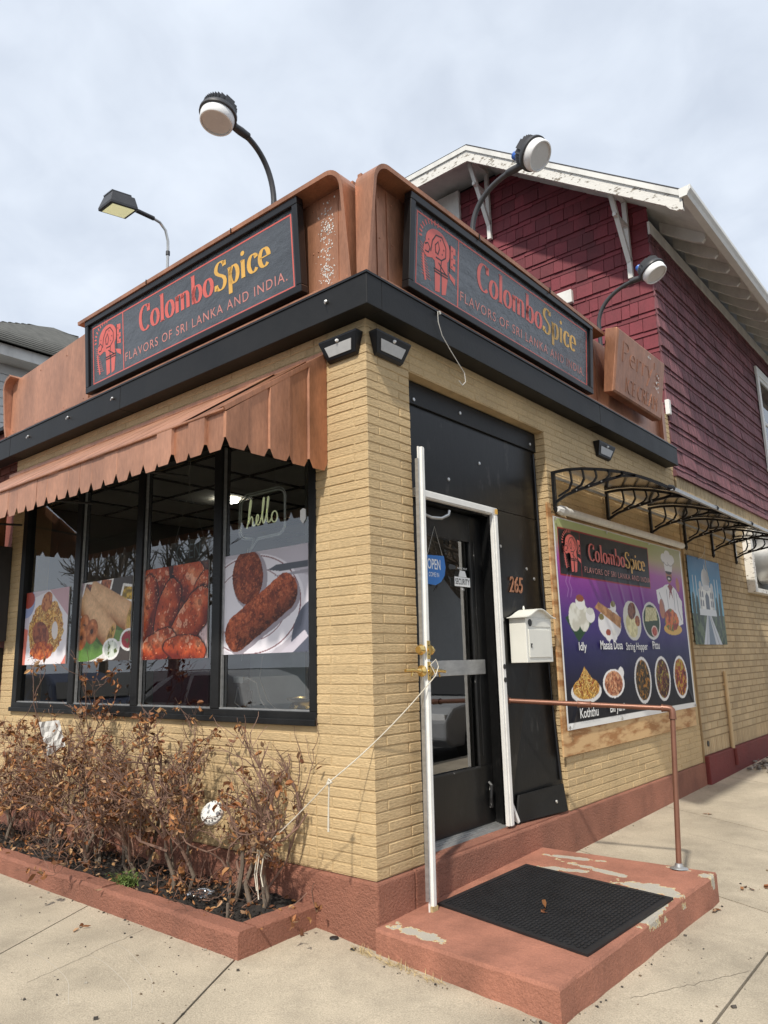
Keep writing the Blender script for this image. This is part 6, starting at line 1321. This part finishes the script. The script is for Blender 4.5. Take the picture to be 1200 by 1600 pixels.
for i in range(520):
    if i < 200: x = random.uniform(-3.2, -.2); y = random.uniform(-2.2, -.58)
    elif i < 400: x = random.uniform(1.15, 2.2); y = random.uniform(-.3, 4.5)
    else: t = random.random(); x, y = random.choice(((1.10+.07*t+random.gauss(.012, .01), -.1+1.85*t), (-.43-3*t, -.575-abs(random.gauss(0, .01))), (.06+random.random()*1.0, -.13-abs(random.gauss(0, .012))), (random.gauss(.05, .015), 1.8+3.4*t)))
    r_ = abs(random.gauss(0, .0028))+.0012; rot = Matrix.Rotation(random.random()*3, 3, 'Z') @ Matrix.Rotation(random.random()*3, 3, 'X'); f_ = random.choice(((.06, .05, .04), (.16, .12, .08), (.30, .27, .22), (.04, .035, .03))); m.obox((x, y, gz(x, y)+r_*.4), (r_*2, r_*1.5, r_*1.2), rot, f_)
tag(m.build('grit', 'paint_attr'), 'loose grit scattered over the pavement', 'grit', kind='stuff')
m = MB()          # hairline cracks and pale scuffs
def ribbon(pts, w, col):
    for (a, c) in zip(pts[:-1], pts[1:]):
        d_ = Vector((c[0]-a[0], c[1]-a[1])); l = d_.length or 1e-6; nx_, ny_ = -d_.y/l*w, d_.x/l*w; m._add([(a[0]-nx_, a[1]-ny_, gz(*a)+.0012), (a[0]+nx_, a[1]+ny_, gz(*a)+.0012), (c[0]+nx_, c[1]+ny_, gz(*c)+.0012), (c[0]-nx_, c[1]-ny_, gz(*c)+.0012)], [(0, 3, 2, 1)], col)
def wander(p, q, k, n=26): return [(p[0]+(q[0]-p[0])*i/n+random.gauss(0, k), p[1]+(q[1]-p[1])*i/n+random.gauss(0, k)) for i in range(n+1)]
ribbon(wander((1.2, .3), (1.54, .9), .006), .0012, (.13, .11, .085)); ribbon(wander((-1.2, -.6), (-1.05, -1.3), .006), .0011, (.13, .11, .085)); ribbon(wander((.5, 3.2), (1.3, 3.0), .007), .0012, (.13, .11, .085))
for k in range(3):
    x0, y0 = -1.1+random.gauss(0, .25), -.8-.16*k; ribbon([(x0+.75*i/16+.02*math.sin(i*.6+k), y0+.02*i/16*k-.22*(i/16)**2) for i in range(17)], .0018, (.47, .42, .34))
tag(m.build('pavement_marks', 'paint_attr'), 'hairline cracks and pale scuffs on the pavement', 'marks', kind='stuff')
random.seed(5)
for (x, y, r_, lab) in ((-.26, -.055, .026, 'round black cap on the pavement beside the planter'), (-.10, -.08, .017, 'small black pebble at the foot of the corner base')):
    m = MB(); m.lathe([(r_, 0), (r_*.9, .006), (r_*.4, .009)], (x, y, gz(x, y)), (0, 0, 1), 14); tag(m.build('bottle_cap', 'ink_black', smooth=True), lab, 'cap')
fl_ = [(1.21, 2.10, 'curled brown leaf on the pavement right of the entrance step'), (1.17, 1.60, 'dark crumpled leaf against the outer edge of the entrance step'), (.42, 3.95, 'thin twig like leaf on the pavement below the menu banner'), (1.32, 2.2, 'small dark leaf scrap on the far right pavement'), (-1.5, -.80, 'tiny red leaf on the pavement in front of the planter'), (.62, .62, 'brown leaf lying on the black rubber mat')]
for x, y, lab in fl_:
    m = MB(); z0 = (TOPZ(x, y)+.014 if 'mat' in lab else gz(x, y)+.006)
    for k in range(3): leaf(m, (x+random.gauss(0, .008), y+random.gauss(0, .008), z0+.008), .05)
    m.v = [(a, b_, max(c, z0)) for a, b_, c in m.v]; tag(m.build('fallen_leaf', 'paint_attr'), lab, 'leaf', 'fallen leaves')

# ================================================================== left neighbours
nb = empty('neighbour_house', 'neighbouring white house with grey hipped shingle roof at far left', 'house')
m = MB(); m.box(-19, -11.35, 1.2, 12, 0, 7.25); m.build('wall', 'clapboard', nb)
m = MB(); m.box(-19.5, -10.9, .8, 12.4, 7.20, 7.42); m.build('eave', 'white_plain', nb)
m = MB()
for k in range(16):
    z = 4.6+k*.16; m.box(-11.349, -11.32, 1.2, 12, z, z+.145)
m.build('clapboards', 'clapboard', nb)
E0 = [(-19.6, .7, 7.42), (-10.8, .7, 7.42), (-10.8, 12.5, 7.42), (-19.6, 12.5, 7.42)]; r1, r2 = (-13.0, 3.72, 8.97), (-13.0, 4.15, 9.06); r3 = (-16.5, 3.9, 9.0)
m = MB(); m._add(E0+[r1, r2, (-16.5, 3.8, 9.0), (-16.5, 9.0, 9.0)], [(0, 1, 4, 6), (1, 2, 5, 4), (2, 3, 7, 5), (3, 0, 6, 7), (4, 5, 7, 6)]); rfn = m.build('roof', 'roof_grey', nb, fix=True)
m = MB()
def rows(a, b_, ap1, ap2, n_):
    for k in range(n_):
        t = k/n_; p = Vector(a).lerp(Vector(ap1), t); q = Vector(b_).lerp(Vector(ap2), t); m.bar(p+Vector((0, 0, .012)), q+Vector((0, 0, .012)), .03, .02)
rows(E0[1], E0[2], r1, r2, 16); rows(E0[0], E0[1], (-16.5, 3.8, 9.0), r1, 16); tag(m.build('shingle_courses', 'roof_grey', rfn), kind='stuff')
bn_ = empty('brick_building', 'red brick neighbour building beside the left end of the shop', 'building')
m = MB(); m.box(-9.0, -4.66, .08, 3.0, 0, 3.92); m.build('wall', 'red_brick', bn_)
m = MB(); r = 0; z = 3.0
while z < 3.85:
    x = -5.6+(r % 2)*.11
    while x < -4.68: m.box(x, min(x+.21, -4.665), .068, .079, z, z+.062); x += .22
    z += .074; r += 1
tag(m.build('brickwork', 'red_brick', bn_), kind='stuff')
m = MB(); m.box(-9.1, -4.64, .02, 3.1, 3.921, 3.96); m.build('coping', 'black_paint', bn_)
mb_ = empty('meter_box', 'grey metal electric meter box on the wall left of the window', 'meter box')
m = MB(); m.box(-5.05, -4.58, -.16, .0, 1.72, 2.62); m.build('box_body', 'lamp_grey', mb_, bevel=.008); m = MB(); m.box(-5.03, -4.6, -.172, -.161, 1.75, 2.59); m.build('cover', 'lamp_grey', mb_, bevel=.004); m = MB(); m.box(-4.9, -4.62, -.13, .0, 1.34, 1.66); m.build('lower_box', 'black_iron', mb_, bevel=.006)

# ================================================================== across the street (seen only as reflections)
def car(name, x, y, rz, paint, label):
    e = empty(name, label, 'car', None, None, (x, y, -.26)); e.rotation_euler = (0, 0, rz)
    pr = [(-2.25, .35), (-2.28, .65), (-2.2, .95), (-1.9, 1.05), (-1.55, 1.5), (-1.1, 1.62), (.2, 1.62), (.75, 1.42), (1.25, 1.05), (2.05, .92), (2.28, .72), (2.3, .4), (2.1, .28), (-2.1, .28)]
    def inset(z): return .90 if z < 1.0 else .90-(z-1.0)*.38
    m = MB(); n = len(pr); vs = [(a, -inset(c), c) for a, c in pr]+[(a, inset(c), c) for a, c in pr]; m._add(vs, [tuple(range(n)), tuple(range(2*n-1, n-1, -1))]+[(i, n+i, n+(i+1) % n, (i+1) % n) for i in range(n)]); m.build('body', paint, e, bevel=.05, fix=True)
    for sgn in (-1, 1):
        m = MB(); Y = lambda z: sgn*(inset(z)+.004); m._add([(-1.45, Y(1.08), 1.08), (-.35, Y(1.08), 1.08), (-.35, Y(1.54), 1.54), (-1.15, Y(1.54), 1.54)], [(0, 1, 2, 3)]); m._add([(-.25, Y(1.08), 1.08), (1.0, Y(1.08), 1.08), (.25, Y(1.54), 1.54), (-.25, Y(1.54), 1.54)], [(0, 1, 2, 3)]); m.build('side_window', 'ink_black', e)
        for wx in (-1.4, 1.42):
            m = MB(); m.lathe([(.22, -.11), (.33, -.11), (.345, -.06), (.345, .06), (.33, .115), (.22, .12)], (wx, sgn*.82, .345), (0, sgn, 0), 28); wh = m.build('wheel', 'tyre', e, True)
            m = MB(); m.lathe([(.225, 0), (.22, .02), (.05, .03)], (wx, sgn*.90, .345), (0, sgn, 0), 24); m.build('hub', 'ink_black', wh)
            m = MB()
            for k in range(10): a = k*.628; m.bar((wx, sgn*.935, .345), (wx+.215*math.cos(a), sgn*.93, .345+.215*math.sin(a)), .035, .02, (0, 1, 0))
            m.build('rim', 'galv', wh)
    m = MB(); m.box(2.12, 2.26, -.86, -.5, .68, .82); m.box(2.12, 2.26, .5, .86, .68, .82); m.build('headlight', 'lens', e)
    m = MB(); m._add([(.80, -.70, 1.42), (.80, .70, 1.42), (1.24, .84, 1.08), (1.24, -.84, 1.08)], [(0, 1, 2, 3)]); m.v = [(a+.02, b_, c+.02) for a, b_, c in m.v]; m.build('windscreen', 'ink_black', e)
car('parked_car', 5.2, 9.5, R(-90), 'car_silver', 'silver parked car reflected in the door glass')
car('parked_car', -14.2, -5.6, R(4), 'car_dark', 'dark blue parked car reflected in the left window panes')
car('parked_car', -9.0, -5.7, R(180), 'car_silver', 'pale parked car reflected in the middle window panes')
CLAMP = False
def bare_tree(x, y, h, label, sd):
    random.seed(sd); e = empty('bare_tree', label, 'tree', 'bare trees across the street'); m, l_ = MB(), MB(); tips = []
    m.tube([(x, y, -.3), (x+.1, y, h*.2), (x, y+.1, h*.4)], [.28, .22, .17], 9); m.build('trunk', 'bark', e, True); c_ = MB()
    for k in range(6): grow(c_, l_, Vector((x, y+.1, h*(.28+.02*k))), Vector((random.gauss(0, .6), random.gauss(0, .6), 1)).normalized(), h*.34, .11, 0, 0, 5, tips, .3)
    c_.build('crown', 'bark', e)
bare_tree(-24, -15, 8, 'bare tree reflected in the two left window panes', 3); bare_tree(-15, -20, 7.5, 'bare tree reflected in the wings poster pane', 8); bare_tree(10, 17, 9, 'bare tree reflected in the door glass', 4); bare_tree(-33, -17, 8, 'bare tree reflected far left in the window', 12)
ho = empty('opposite_house', 'grey house across the side street reflected in the door', 'house'); m = MB(); m.box(12, 20, 15, 24, -.2, 5.5); m.build('wall', 'clapboard', ho); m = MB(); m.prism([(11.5, 14.5, 5.5), (20.5, 14.5, 5.5), (16, 14.5, 9)], (0, 10, 0)); m.build('roof', 'roof_dark', ho, fix=True)
